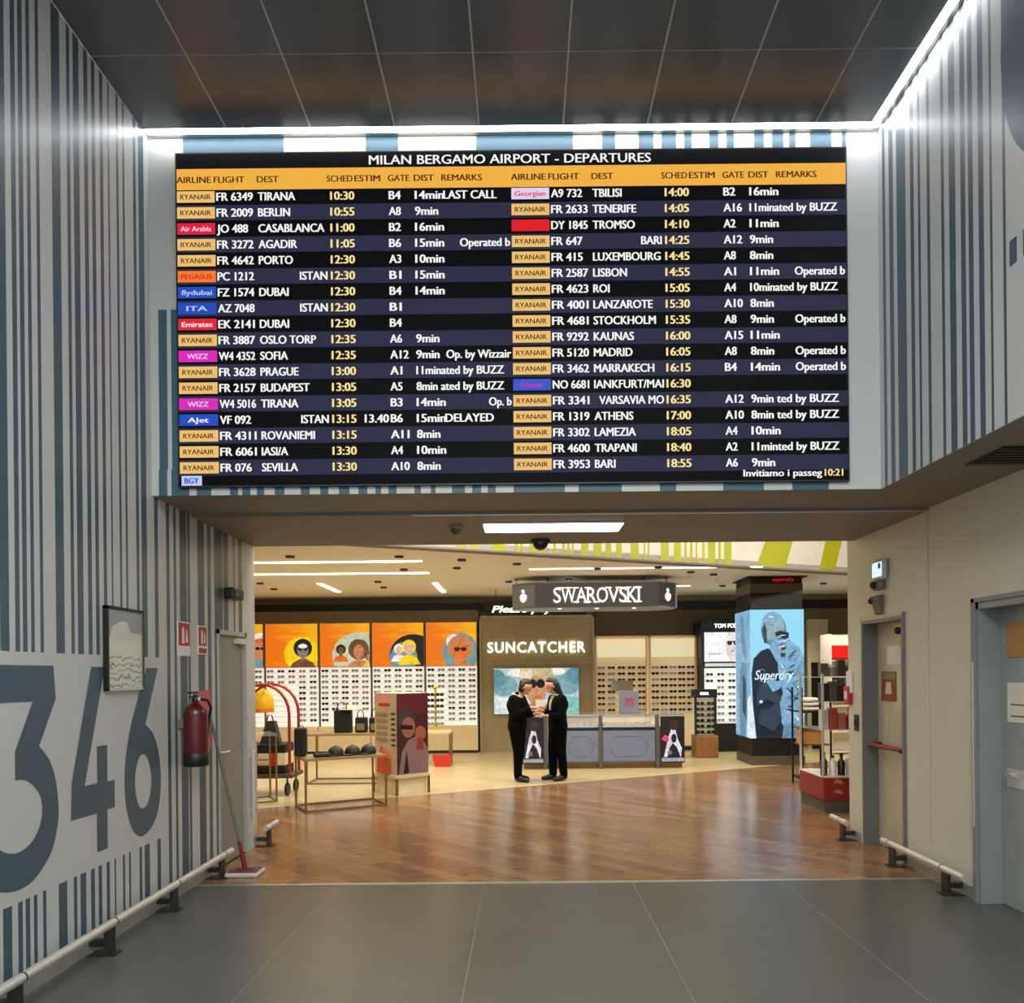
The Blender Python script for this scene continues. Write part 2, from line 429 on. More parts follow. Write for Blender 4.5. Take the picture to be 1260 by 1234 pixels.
# floors
mb = MB(); xj = [XL] + [-1.54 + 1.2 * i for i in range(5)] + [XRL]
for i, (a, b) in enumerate(zip(xj, xj[1:])):
    for c, d in zip([-2.5, -1.1, 0.1, 1.3, 2.5, 3.7, 4.9], [-1.1, 0.1, 1.3, 2.5, 3.7, 4.9, 6.24]):
        mb.box(a + (.003 if i else 0), b - .003, c + .0006, d - .0006, -0.05, 0, tile_m)
mb.box(XL, XRL, -2.5, 6.24, -.06, -.0012, joint_m)
mb.box(XRL, XRL + .35, D3[0], D3[1], -.05, 0, tile_m)
struct(mb.build('floor'))
mb = MB(); mb.box(XL, XRL, 6.24, 6.285, -.02, 0.004, alu); struct(mb.build('trim_1'))
BA, BB = Vector((-6.5, 8.35)), Vector((7.5, 15.3))    # line where the brown planks meet the pale ones
mb = MB()
mb.poly([(XL, 6.285, 0), (XRL + .35, 6.285, 0), (XRL + .35, 7.7, 0), (9, 7.7, 0), (9, 15.3 + .745, 0), (BB.x, BB.y, 0), (BA.x, BA.y, 0), (-6.5, 7.7, 0), (XL, 7.7, 0)], brown_floor, (0, 0, -.05))
struct(mb.build('floor_passage'))
mb = MB()
mb.poly([(BA.x, BA.y, 0), (BB.x, BB.y, 0), (9, 16.045, 0), (9, 17.6, 0), (-9, 17.6, 0), (-9, 7.1, 0)], beige_floor, (0, 0, -.05))
struct(mb.build('floor_shop'))

# shop shell
YW = 17.2
mb = MB(); mb.box(-9.2, 9.2, YW, YW + .2, 0, 3.08, brown_wall); mb.box(-9.2, 9.2, YW - .03, YW + .2, 3.08, 3.27, black_panel); mb.box(-9.2, 9.2, YW, YW + .2, 3.27, 3.6, brown_wall)
struct(mb.build('wall_back'))
mb = MB(); mb.box(-9.2, -9, 7.0, YW, 0, 4.6, taupe); struct(mb.build('wall_shop_left'))
mb = MB(); mb.box(9, 9.2, 7.5, YW, 0, 4.6, taupe); struct(mb.build('wall_shop_right'))
mb = MB(); mb.box(-9.2, XL - .22, 7.4, YE, 0, 4.6, taupe); mb.box(XRL + .22, 9.2, 7.5, 7.86, 0, 4.6, taupe); mb.box(XL - .22, XRL + .22, YE - .12, YE, ZS + .2, 4.6, taupe)
struct(mb.build('wall_front_shop'))
# bulkhead with a lime bar print, running diagonally over the shop front
FA = Vector((-7.0, 7.80)); FB = Vector((9.0, 15.05)); fd = (FB - FA).normalized(); fn = Vector((-fd.y, fd.x))
mb = MB()
mb.poly([(FA.x, FA.y, ZSH), (FB.x, FB.y, ZSH), (9.1, YW, ZSH), (-9.1, YW, ZSH), (-9.1, 7.75, ZSH)], shop_ceil, (0, 0, .1))
struct(mb.build('ceiling_shop'))
mb = MB(); mb.box(-9.2, 9.2, YE, YW, 4.5, 4.6, shop_ceil); struct(mb.build('ceiling_shop_front'))
def fpt(s, z, o=0.0): p = FA + fd * s - fn * o; return (p.x, p.y, z)
def fas_s(px):                    # distance along the bulkhead seen at a pixel column
    u, v = un(px, 685); k = u / F
    # (FA + fd s).x = k (FA + fd s).y
    return (k * FA.y - FA.x) / (fd.x - k * fd.y)
mb = MB(); Ls = (FB - FA).length
mb.add([fpt(0, ZSH - .02), fpt(Ls, ZSH - .02), fpt(Ls, 4.5), fpt(0, 4.5)], [(0, 1, 2, 3)], fascia_w)
mb.add([fpt(0, ZSH - .02, -.15), fpt(Ls, ZSH - .02, -.15), fpt(Ls, 4.5, -.15), fpt(0, 4.5, -.15)], [(3, 2, 1, 0)], fascia_w)
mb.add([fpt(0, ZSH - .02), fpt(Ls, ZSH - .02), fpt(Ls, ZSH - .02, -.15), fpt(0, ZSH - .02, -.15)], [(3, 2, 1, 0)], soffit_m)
BARS = [(565, 572), (580, 586), (607, 621), (634, 637), (640, 643), (652, 658), (663, 669), (681, 684), (692, 695), (698, 701), (704, 706), (715, 724), (730, 740), (745, 752), (758, 765), (776, 786), (792, 794), (797, 799), (813, 823), (829, 838), (842, 845), (849, 852), (856, 858), (864, 867), (871, 880), (884, 887), (891, 900)]
for a, b in BARS:
    s0, s1 = fas_s(a), fas_s(b)
    mb.add([fpt(s0, ZSH + .02, .002), fpt(s1, ZSH + .02, .002), fpt(s1, 4.5, .002), fpt(s0, 4.5, .002)], [(0, 1, 2, 3)], lime)
for a, b, c, d in ((931, 966, 978, 946), (1008, 1027, 1037, 1017)):
    s = [fas_s(q) for q in (a, b, c, d)]
    mb.add([fpt(s[0], ZSH + .04, .002), fpt(s[1], ZSH + .04, .002), fpt(s[2], 4.0, .002), fpt(s[3], 4.0, .002)], [(0, 1, 2, 3)], lime)
mb.recalc = False
struct(mb.build('wall_bulkhead'))
mb = MB()
mb.tube([fpt(0.2, ZSH - .01, .05), fpt(Ls - .2, ZSH - .01, .05)], .02, soffit_m, 8)
struct(mb.build('trim_2'))

# ------------------------------------------------------------------ light fittings
o = MB(); o.box(XL + .02, XR - .03, 5.512, 5.558, 5.600, 5.625, led_m)
t = thing('led_strip', 'white LED strip along the ceiling edge above the departures board', 'light', (0, 5.54, 5.6)); o.build('diffuser', t)
mb = MB(); mb.box(XL, XR, 5.56, 5.598, 5.602, 5.65, alu); mb.build('profile', t)
o = MB(); o.box(XR - .085, XR - .03, -2.4, 5.51, 5.598, 5.612, led_m)
t = thing('led_strip', 'white LED strip running along the top of the right striped wall', 'light', (XR - .05, 3, 5.6)); o.build('diffuser', t)
mb = MB(); mb.box(XR - .03, XR - .002, -2.4, 5.51, 5.594, 5.612, alu); mb.build('profile', t)
t = thing('ceiling_light', 'flat rectangular white LED panel on the passage soffit', 'light', (0.26, 6.8, ZS))
mb = MB(); mb.box(-.345, .87, 6.60, 6.98, ZS - .035, ZS - .021, white_p); mb.build('frame', t)
mb = MB(); mb.box(-.335, .86, 6.61, 6.97, ZS - .04, ZS - .034, panel_m); mb.build('diffuser', t)

def slot(p0, p1, wd, label):
    t = thing('linear_light', label, 'light', ((p0[0] + p1[0]) / 2, (p0[1] + p1[1]) / 2, ZSH), 'linear lights in the shop ceiling')
    d = Vector((p1[0] - p0[0], p1[1] - p0[1], 0)).normalized(); n = Vector((-d.y, d.x, 0)) * wd / 2
    A, B = Vector((p0[0], p0[1], 0)), Vector((p1[0], p1[1], 0))
    mb = MB(); mb.poly([(A - n) + Vector((0, 0, ZSH - .012)), (B - n) + Vector((0, 0, ZSH - .012)), (B + n) + Vector((0, 0, ZSH - .012)), (A + n) + Vector((0, 0, ZSH - .012))], slot_m, (0, 0, .008)); mb.build('diffuser', t)
    n2 = n * 1.35; e = d * .03
    mb = MB(); mb.poly([(A - e - n2) + Vector((0, 0, ZSH - .004)), (B + e - n2) + Vector((0, 0, ZSH - .004)), (B + e + n2) + Vector((0, 0, ZSH - .004)), (A - e + n2) + Vector((0, 0, ZSH - .004))], alu, (0, 0, .004)); mb.build('frame', t)
slot((-6.8, 11.6), (-1.52, 11.6), .09, 'long white linear ceiling light nearest the shop entrance, left side')
slot((-7.0, 12.95), (-1.58, 12.95), .09, 'long white linear ceiling light just behind the front one')
slot((-3.78, 14.3), (-3.78, 15.8), .09, 'short linear ceiling light pointing inward above the orange posters')
slot((-1.65, 14.4), (-1.65, 16.0), .09, 'short linear ceiling light pointing inward left of the hanging pay sign')
slot((0.1, 12.6), (3.9, 12.6), .05, 'thin linear ceiling light in front of the grey hanging sign')
slot((0.6, 15.3), (3.3, 15.3), .05, 'thin linear ceiling light behind the grey hanging sign')
# downlights: little cans with a real spot each
DL = [(357, 684), (491, 684), (568, 688), (497, 700), (562, 698), (636, 693), (320, 717), (337, 724), (465, 715), (472, 722), (626, 715), (735, 699), (850, 703), (878, 706), (889, 720), (810, 697), (700, 712), (1013, 717)]
def spot(loc, power, ang=1.9, blend=.6, col=WARM, name='downlight_and_fill_beam', par=None):
    l = bpy.data.lights.new(name, 'SPOT'); l.energy = power; l.color = col; l.spot_size = ang; l.spot_blend = blend; l.shadow_soft_size = .06
    ob = bpy.data.objects.new(name, l); C.objects.link(ob); ob.location = loc
    return ob
DLP = [onceil(x, y, ZSH) for x, y in DL]
for i, p in enumerate(DLP):
    t = thing('downlight', 'small dark round downlight in the pale shop ceiling', 'light', p, 'downlights in the shop ceiling')
    mb = MB(); mb.lathe(p + Vector((0, 0, -.03)), [(.055, 0), (.065, .004), (.065, .028)], dark_steel, 16); mb.build('can', t)
    spot(p + Vector((0, 0, -.05)), SPOT_POWER)
for x, y in ((-6.3, 12.2), (-5.0, 9.3), (-7.6, 15), (5.6, 15.5), (7.2, 15.2), (6.6, 13.8)):  # bare spots without cans, added to brighten the sides of the shop
    spot((x, y, ZSH - .05), SPOT_POWER)
for x, y in ((1.5, 9.2), (4.4, 9.6), (6.5, 11.2), (2.9, 10.9)):  # more added fill spots without cans, over the shop front
    spot((x, y, 4.42), SPOT_POWER * 1.0)

# ------------------------------------------------------------------ departures board
YD = 5.56
bd = thing('departures_board', 'big black LED departures board mounted on the wall above the passage', 'departures board', (0, YD, 3.05))
XA, XB = at(219, 394, YD).x, at(1042, 386, YD).x
ZT, ZB = EYE + 642.2 / F * YD, EYE + 234.6 / F * YD
e_black = M('screen_black', (6, 6, 8), 0.6, es=1, ecol=(5, 5, 7), noise=0, spec=.08)
e_navy = M('screen_navy', (10, 10, 14), 0.6, es=1, ecol=(44, 45, 68), noise=0, spec=.08)
e_gold = M('screen_gold', (20, 16, 8), 0.6, es=1, ecol=(240, 176, 66), noise=0, spec=.08)
e_chip = M('screen_chip_gold', (20, 16, 8), 0.6, es=1, ecol=(236, 190, 112), noise=0, spec=.08)
e_white = M('screen_white', (20, 20, 20), 0.6, es=1, ecol=(244, 244, 240), noise=0)
e_amber = M('screen_amber', (20, 16, 8), 0.6, es=1, ecol=(246, 222, 150), noise=0)
e_brown = M('screen_dark_text', (4, 3, 2), 0.6, es=1, ecol=(70, 40, 12), noise=0)
e_red = M('screen_red', (14, 2, 4), 0.6, es=1, ecol=(222, 18, 52), noise=0)
e_red2 = M('screen_bright_red', (14, 2, 2), 0.6, es=1, ecol=(226, 4, 16), noise=0)
e_orange = M('screen_orange', (14, 6, 2), 0.6, es=1, ecol=(240, 120, 40), noise=0)
e_blue = M('screen_blue', (2, 4, 14), 0.6, es=1, ecol=(14, 70, 190), noise=0)
e_mag = M('screen_magenta', (14, 2, 12), 0.6, es=1, ecol=(216, 22, 184), noise=0)
e_pink = M('screen_pale', (14, 12, 14), 0.6, es=1, ecol=(226, 206, 236), noise=0)
e_lav = M('screen_lavender', (12, 12, 14), 0.6, es=1, ecol=(190, 200, 240), noise=0)
mb = MB(); mb.box(XA - .012, XB + .012, YD + .004, YB - .002, ZB - .012, ZT + .012, black); mb.build('casing', bd)
scr = MB()
def sx(px): return (px - CX + 4.3 * 0.9) / F * YD       # screen columns, measured half way up the board
def sz(py): return EYE + (CY - py + 3.3) / F * YD       # screen rows, measured at the left half
def srect(x0, x1, z0, z1, mt, off): scr.add([(x0, YD - off, z0), (x1, YD - off, z0), (x1, YD - off, z1), (x0, YD - off, z1)], [(0, 1, 2, 3)], mt)
srect(XA, XB, ZB, ZT, e_black, 0)
srect(XA, XB, sz(233.5), sz(207.5), e_gold, .001)
for i in range(18):
    yc = 242 + 19.6 * i
    if i % 2: srect(XA, XB, sz(yc + 9.6), sz(yc - 9.6), e_navy, .001)
scr.recalc = False
scr.build('screen', bd)
R_, U_ = (1, 0, 0), (0, 0, 1)
def tx(mb, s, px, py, cap, mt, **k): text(mb, s, (sx(px), YD - .003, sz(py) - cap / 2), R_, U_, cap, mt, **k)
pxw = YD / F
mb = MB(); tx(mb, 'MILAN BERGAMO AIRPORT - DEPARTURES', 456, 198.5, .066, e_white, width=347 * pxw, bold=.018); mb.recalc = False; mb.build('title_text', bd)
mb = MB()
for off in (0, 411.5):
    for s, x, wd in (('AIRLINE', 219, 43), ('FLIGHT', 265, 38), ('DEST', 318, 27), ('SCHED', 404, 32), ('ESTIM', 438, 32), ('GATE', 479, 27), ('DIST', 511, 25), ('REMARKS', 545, 50)):
        tx(mb, s, x + off, 221, .046, e_brown, width=wd * pxw, bold=.03)
mb.recalc = False; mb.build('heading_text', bd)
G = 'g'
LEFT = [('g', 'FR 6349', 'TIRANA', '10:30', 'B4', '14min', 'LAST CALL'), ('g', 'FR 2009', 'BERLIN', '10:55', 'A8', '9min', ''), ('r', 'JO 488', 'CASABLANCA', '11:00', 'B2', '16min', ''),
        ('g', 'FR 3272', 'AGADIR', '11:05', 'B6', '15min', '>Operated b'), ('g', 'FR 4642', 'PORTO', '12:30', 'A3', '10min', ''), ('o', 'PC 1212', '>ISTAN', '12:30', 'B1', '15min', ''),
        ('b1', 'FZ 1574', 'DUBAI', '12:30', 'B4', '14min', ''), ('b2', 'AZ 7048', '>ISTAN', '12:30', 'B1', '', ''), ('e', 'EK 2141', 'DUBAI', '12:30', 'B4', '', ''),
        ('g', 'FR 3887', 'OSLO TORP', '12:35', 'A6', '9min', ''), ('m', 'W4 4352', 'SOFIA', '12:35', 'A12', '9min', '>Op. by Wizzair'), ('g', 'FR 3628', 'PRAGUE', '13:00', 'A1', '11minated by BUZZ', ''),
        ('g', 'FR 2157', 'BUDAPEST', '13:05', 'A5', '8min ated by BUZZ', ''), ('m', 'W4 5016', 'TIRANA', '13:05', 'B3', '14min', '>Op. b'), ('a', 'VF 092', '>ISTAN', '13:15', 'B6', '15min', 'DELAYED'),
        ('g', 'FR 4311', 'ROVANIEMI', '13:15', 'A11', '8min', ''), ('g', 'FR 6061', 'IASI/A', '13:30', 'A4', '10min', ''), ('g', 'FR 076', 'SEVILLA', '13:30', 'A10', '8min', '')]
RIGHT = [('p', 'A9 732', 'TBILISI', '14:00', 'B2', '16min', ''), ('g', 'FR 2633', 'TENERIFE', '14:05', 'A16', '11minated by BUZZ', ''), ('n', 'DY 1845', 'TROMSO', '14:10', 'A2', '11min', ''),
         ('g', 'FR 647', '>BARI', '14:25', 'A12', '9min', ''), ('g', 'FR 415', 'LUXEMBOURG', '14:45', 'A8', '8min', ''), ('g', 'FR 2587', 'LISBON', '14:55', 'A1', '11min', '>Operated b'),
         ('g', 'FR 4623', 'ROI', '15:05', 'A4', '10minated by BUZZ', ''), ('g', 'FR 4001', 'LANZAROTE', '15:30', 'A10', '8min', ''), ('g', 'FR 4681', 'STOCKHOLM', '15:35', 'A8', '9min', '>Operated b'),
         ('g', 'FR 9292', 'KAUNAS', '16:00', 'A15', '11min', ''), ('g', 'FR 5120', 'MADRID', '16:05', 'A8', '8min', '>Operated b'), ('g', 'FR 3462', 'MARRAKECH', '16:15', 'B4', '14min', '>Operated b'),
         ('c', 'NO 6681', 'IANKFURT/MAI', '16:30', '', '', ''), ('g', 'FR 3341', ' VARSAVIA MO', '16:35', 'A12', '9min ted by BUZZ', ''), ('g', 'FR 1319', 'ATHENS', '17:00', 'A10', '8min ted by BUZZ', ''),
         ('g', 'FR 3302', 'LAMEZIA', '18:05', 'A4', '10min', ''), ('g', 'FR 4600', 'TRAPANI', '18:40', 'A2', '11minted by BUZZ', ''), ('g', 'FR 3953', 'BARI', '18:55', 'A6', '9min', '')]
CHIP = {'g': (e_chip, 'RYANAIR', e_brown), 'r': (e_red, 'Air Arabia', e_pink), 'o': (e_orange, 'PEGASUS', e_red2), 'b1': (e_blue, 'flydubai', e_lav), 'b2': (e_blue, 'ITA', e_lav),
        'e': (e_red, 'Emirates', e_white), 'm': (e_mag, 'WIZZ', e_pink), 'a': (e_blue, 'AJet', e_white), 'p': (e_pink, 'Georgian', e_red), 'n': (e_red2, 'norwegian', e_red), 'c': (e_blue, 'Neos', e_mag)}
v0, f0 = text_geo('CASABLANCA', 0.0); XSC = 86 * pxw / (max(v.x for v in v0) - min(v.x for v in v0)) / (.064 / CAP)
for off, rows in ((0, LEFT), (411.5, RIGHT)):
    for i, (ch, fl, de, ti, ga, di, re) in enumerate(rows):
        yc = 242 + 19.6 * i - (0.6 if off else 0); mb = MB()
        if off: yc += 0.2
        cm, cs, ct = CHIP[ch]
        jx = 2.0 * i / 17 if off == 0 else 0
        lg = MB(); lg.recalc = False
        lg.add([(sx(219.5 + off + jx * .3), YD - .002, sz(yc + 7)), (sx(266 + off + jx), YD - .002, sz(yc + 7)), (sx(266 + off + jx), YD - .002, sz(yc - 7)), (sx(219.5 + off + jx * .3), YD - .002, sz(yc - 7))], [(0, 1, 2, 3)], cm)
        tx(lg, cs, 242.5 + off + jx * .5, yc, .036, ct, width=(38 if len(cs) > 5 else 26) * pxw, align='C', bold=.02)
        k = dict(xs=XSC, bold=.035)
        tx(mb, fl, 268 + off + jx, yc, .06, e_white, width=len(fl) * 6.45 * pxw, bold=.035)
        if de[0] == '>': tx(mb, de[1:], 404 + off, yc, .06, e_white, align='R', **k)
        elif len(de) > 10: tx(mb, de.strip(), 319 + off + (6 if de[0] == ' ' else 0), yc, .06, e_white, width=(80 if de[0] == ' ' else 86) * pxw, bold=.03)
        else: tx(mb, de, 319 + off + jx, yc, .06, e_white, **k)
        tx(mb, ti, 408 + off, yc, .06, e_amber, width=30 * pxw, bold=.035)
        if ch == 'a': tx(mb, '13.40', 448, yc, .06, e_white, width=30 * pxw, bold=.035)
        if ga: tx(mb, ga, 480 + off, yc, .06, e_white, width=(15 if len(ga) == 2 else 23) * pxw, bold=.035)
        if di: tx(mb, di, 512 + off, yc, .06, e_white, width=(36 if len(di) == 5 else 29 if len(di) == 4 else 108) * pxw, bold=.035)
        if re:
            if re[0] == '>': tx(mb, re[1:], 629 + off, yc, .06, e_white, align='R', width=(80 if 'Wizz' in re else 62 if 'Oper' in re else 28) * pxw, bold=.035)
            else: tx(mb, re, 547 + off, yc, .06, e_white, width=(66 if 'LAST' in re else 60) * pxw, bold=.035)
        mb.recalc = False
        ob = mb.build('flight_row_text', bd); lg.build('airline_logo', ob)
        ob['label'] = f"row of the flight list: {fl}, {de.strip('> ').title()}, {ti}"
mb = MB(); mb.add([(sx(222), YD - .002, sz(597)), (sx(247), YD - .002, sz(597)), (sx(247), YD - .002, sz(585)), (sx(222), YD - .002, sz(585))], [(0, 1, 2, 3)], e_lav)
tx(mb, 'BGY', 234.5, 591, .04, e_blue, width=18 * pxw, align='C', bold=.04)
tx(mb, 'Invitiamo i passeg', 913, 588, .05, e_white, width=97 * pxw, bold=.03); tx(mb, '10:21', 1013, 588, .05, e_amber, width=23 * pxw, bold=.03)
mb.recalc = False; mb.build('footer_text', bd)

# ------------------------------------------------------------------ left wall items
# framed clear pocket
p0, p1 = onx(127, 745, XL), onx(172, 752, XL); ya, yb, za, zb = 4.93, 5.41, 1.61, 2.16
t = thing('poster_holder', 'clear plastic poster pocket with dark frame hung over the number on the left wall', 'poster holder', (XL, (ya + yb) / 2, za))
mb = MB()
mb.box(XL + .002, XL + .03, ya, ya + .022, za, zb, black); mb.box(XL + .002, XL + .03, yb - .012, yb, za, zb, dark_steel)
mb.box(XL + .002, XL + .03, ya, yb, zb - .02, zb, black); mb.box(XL + .002, XL + .03, ya, yb, za, za + .012, steel); mb.build('frame', t)
def wavy():  # wavy lines painted into the sheet colour, imitating reflections in the cover
    m = bpy.data.materials.new('wavy_reflection'); m.use_nodes = True; nt = m.node_tree; b = nt.nodes['Principled BSDF']; L = nt.links.new
    tc = nt.nodes.new('ShaderNodeTexCoord'); wv = nt.nodes.new('ShaderNodeTexWave'); wv.wave_type = 'BANDS'; wv.bands_direction = 'Z'
    wv.inputs['Scale'].default_value = 7.5; wv.inputs['Distortion'].default_value = 9.0; wv.inputs['Detail'].default_value = 2; wv.inputs['Detail Scale'].default_value = 1.6
    sp = nt.nodes.new('ShaderNodeSeparateXYZ'); L(tc.outputs['Object'], wv.inputs['Vector']); L(tc.outputs['Object'], sp.inputs[0])
    r = nt.nodes.new('ShaderNodeValToRGB'); r.color_ramp.elements[0].position = .10; r.color_ramp.elements[0].color = rgb((62, 56, 46)); r.color_ramp.elements[1].position = .24; r.color_ramp.elements[1].color = rgb((226, 214, 186))
    L(wv.outputs['Fac'], r.inputs[0])
    gt = nt.nodes.new('ShaderNodeMath'); gt.operation = 'LESS_THAN'; gt.inputs[1].default_value = .24; L(sp.outputs['Z'], gt.inputs[0])
    mx = nt.nodes.new('ShaderNodeMix'); mx.data_type = 'RGBA'; mx.inputs[6].default_value = rgb((222, 212, 186)); L(gt.outputs[0], mx.inputs[0]); L(r.outputs[0], mx.inputs[7])
    L(mx.outputs[2], b.inputs['Base Color']); b.inputs['Roughness'].default_value = .35
    return m
wv = wavy(); grey_pr = M('grey_print', (112, 104, 92), .5)
mb = MB(); mb.box(XL + .004, XL + .012, ya + .02, yb - .01, za + .01, zb - .02, grey_pr)
pts = [(ya + .03, za + .015)] + [(yb - .012, za + .015), (yb - .012, zb - .17), (yb - .16, zb - .16), (yb - .2, zb - .09), (yb - .27, zb - .09), (ya + .09, zb - .13), (ya + .03, zb - .25)]
mb.poly([(XL + .013, y, z) for y, z in pts], wv, (.003, 0, 0)); mb.build('sheet', t)
mb = MB(); mb.box(XL + .022, XL + .026, ya + .02, yb - .012, za + .01, zb - .02, glass); mb.build('cover', t)

sign_red = M('sign_red', (178, 34, 40), .4)
def fire_sign(y0, y1, z0, z1, label, flip):
    t = thing('fire_sign', label, 'sign', (XL, (y0 + y1) / 2, z0))
    mb = MB(); mb.box(XL + .001, XL + .006, y0, y1, z0, z1, white_p); mb.build('plate', t)
    mb = MB(); x = XL + .0075; h = z1 - z0; wd = y1 - y0
    mb.poly([(x, y0 + .01, z0 + h * .3), (x, y1 - .01, z0 + h * .3), (x, y1 - .01, z1 - .01), (x, y0 + .01, z1 - .01)], sign_red)
    if flip: mb.poly([(x, y0 + .01, z0 + .01), (x, y1 - .01, z0 + .01), (x, y1 - .01, z0 + h * .22), (x, y0 + .01, z0 + h * .22)], sign_red)
    x += .001
    mb.poly([(x, y0 + wd * .3, z0 + h * .36), (x, y0 + wd * .5, z0 + h * .36), (x, y0 + wd * .5, z0 + h * .78), (x, y0 + wd * .4, z0 + h * .86), (x, y0 + wd * .3, z0 + h * .78)], white_p)
    mb.poly([(x, y0 + wd * .6, z0 + h * .4), (x, y0 + wd * .8, z0 + h * .4), (x, y0 + wd * .75, z0 + h * .7), (x, y0 + wd * .66, z0 + h * .82)], white_p)
    mb.build('symbol', t)
fire_sign(5.99, 6.21, 1.86, 2.13, 'red and white fire extinguisher sign on the left wall, the nearer of two', False)
fire_sign(6.36, 6.54, 1.88, 2.12, 'red and white safety sign on the left wall beside the grey door', True)
mb = MB(); mb.box(XL + .001, XL + .006, 6.36, 6.60, 1.08, 1.58, M('pink_red_plate', (190, 92, 98), .4)); 
tag(mb.build('backing_plate', None, (XL, 6.48, 1.08)), 'pale red plate on the left wall behind the fire extinguisher', 'sign')

# fire extinguisher
ex, ey, ez = -2.565, 6.02, 1.0
t = thing('fire_extinguisher', 'dark red fire extinguisher hanging on the left striped wall', 'fire extinguisher', (ex, ey, ez))
ext_red = M('extinguisher_red', (86, 8, 14), .34, coat=.2)
mb = MB(); mb.lathe((ex, ey, ez), [(.088, .09), (.09, .1), (.09, .40), (.085, .43), (.065, .462), (.035, .485), (.022, .50)], ext_red, 24); mb.build('cylinder', t)
mb = MB(); mb.lathe((ex, ey, ez), [(.086, 0), (.094, .008), (.094, .10), (.09, .105)], black, 24); mb.build('base', t)
mb = MB(); mb.lathe((ex, ey, ez), [(.024, .495), (.028, .50), (.028, .535), (.018, .545), (.018, .56)], dark_steel, 14); mb.build('valve', t)
mb = MB(); mb.box(ex - .012, ex + .012, ey - .11, ey + .02, ez + .565, ez + .58, black); mb.box(ex - .012, ex + .012, ey - .10, ey + .02, ez + .535, ez + .547, black); mb.build('handle', t)
mb = MB(); hp = [(ex + .02, ey + .03, ez + .52), (ex + .06, ey + .08, ez + .51), (ex + .07, ey + .125, ez + .45), (ex + .05, ey + .13, ez + .36), (ex + .04, ey + .12, ez + .26), (ex + .03, ey + .11, ez + .18)]
mb.tube(hp, [.011, .011, .011, .011, .013, .018], black, 8); mb.build('hose', t)
mb = MB(); mb.lathe((ex + .03, ey - .02, ez + .52), [(.002, -.0), (.018, .001), (.018, .012), (.002, .013)], steel, 12, axis='X'); mb.build('gauge', t)
mb = MB(); mb.box(XL + .001, ex - .06, ey - .04, ey + .04, ez + .30, ez + .36, grey_pr); mb.build('bracket', t)

# small black box over the door
p = onx(282, 731, XL)
t = thing('wall_lamp', 'small black box fitting on the left wall above the grey door', 'lamp', (XL, p.y, p.z))
mb = MB(); mb.box(XL + .001, XL + .09, p.y - .13, p.y + .13, p.z - .05, p.z + .05, black, bev=.015); mb.build('housing', t)
mb = MB(); mb.box(XL + .091, XL + .094, p.y - .09, p.y + .09, p.z - .03, p.z + .03, dark_steel); mb.build('lens', t)

# door in the left wall
d1 = sthing('door_1', (XL, 7.11, 0))
door_g = M('grey_door_leaf', (136, 134, 122), .45)
mb = MB(); mb.box(XL - .022, XL - .06, 6.79, 7.43, 0.0085, 2.08, door_g); mb.build('door_leaf', d1)
mb = MB(); mb.box(XL - .2, XL + .012, 6.76, 6.80, 0, 2.11, M('pale_door_frame', (170, 170, 164), .45)); mb.box(XL - .2, XL + .012, 7.42, 7.46, 0, 2.11, M('pale_door_frame', (170, 170, 164), .45)); mb.box(XL - .2, XL + .012, 6.76, 7.46, 2.07, 2.11, M('pale_door_frame', (170, 170, 164), .45)); mb.build('door_frame', d1)
mb = MB(); mb.box(XL - .24, XL - .0005, 6.75, 7.47, -.05, .008, dark_steel); mb.build('leak_stop', d1)  # box added to block light leaking in under the door leaf
mb = MB(); mb.box(XL - .02, XL + .03, 7.2, 7.40, 2.0, 2.05, steel); mb.build('door_closer', d1)
mb = MB(); mb.tube([(XL - .022, 6.86, 1.02), (XL + .02, 6.86, 1.02), (XL + .02, 6.98, 1.02)], .01, steel, 8); mb.build('door_handle', d1)
# corner guard at the end of the left wall
mb = MB(); mb.box(XL, XL + .008, 7.60, YE + .006, .0, 1.02, steel); mb.box(XL - .05, XL + .008, YE + .001, YE + .008, 0, 1.02, steel)
mb.tube([(XL + .03, 7.56, .32), (XL + .03, 7.56, .98)], .02, steel, 10); mb.box(XL, XL + .03, 7.55, 7.57, .36, .40, steel); mb.box(XL, XL + .03, 7.55, 7.57, .9, .94, steel)
tag(mb.build('corner_guard', None, (XL, 7.6, 0)), 'upright steel corner guard at the far end of the left wall', 'corner guard')

# bump rails
def rail(name, pts, brackets, wallx, side, label, zr):
    X = wallx + side * .13
    t = thing(name, label, 'bumper rail', (X, pts[0], 0))
    mb = MB(); mb.tube([(X, pts[0], zr), (X, pts[1], zr)], .027, steel, 14); mb.build('pipe', t)
    for y in brackets:
        mb = MB(); mb.box(X - .012, X + .012, y - .045, y + .045, .006, zr - .02, dark_steel)
        mb.box(min(wallx, X + side * .05), max(wallx, X + side * .05), y - .05, y + .05, .0, .008, dark_steel)
        mb.box(min(X, wallx), max(X, wallx), y - .02, y + .02, .05, .09, dark_steel); mb.build('bracket', t)
        mb = MB(); mb.tube([(X, y + .05, zr), (X, y + .06, zr)], .0285, dark_steel, 14); mb.build('joint_ring', t)
    return t
rail('bumper_rail', (-2.0, 6.72), (2.1, 2.98, 3.86, 4.74, 5.61, 6.5), XL, 1, 'long steel bumper rail along the foot of the left wall', .18)
rail('bumper_rail', (5.58, 6.86), (5.83, 6.68), XRL, -1, 'short steel bumper rail between the two right-hand doors', .185)
rail('bumper_rail', (7.62, 8.0), (7.72,), XRL, -1, 'stub of steel bumper rail beyond the passage door on the far right corner', .185)
rail('bumper_rail', (7.60, 7.95), (7.7,), XL, 1, 'stub of steel bumper rail at the corner past the mop', .19)
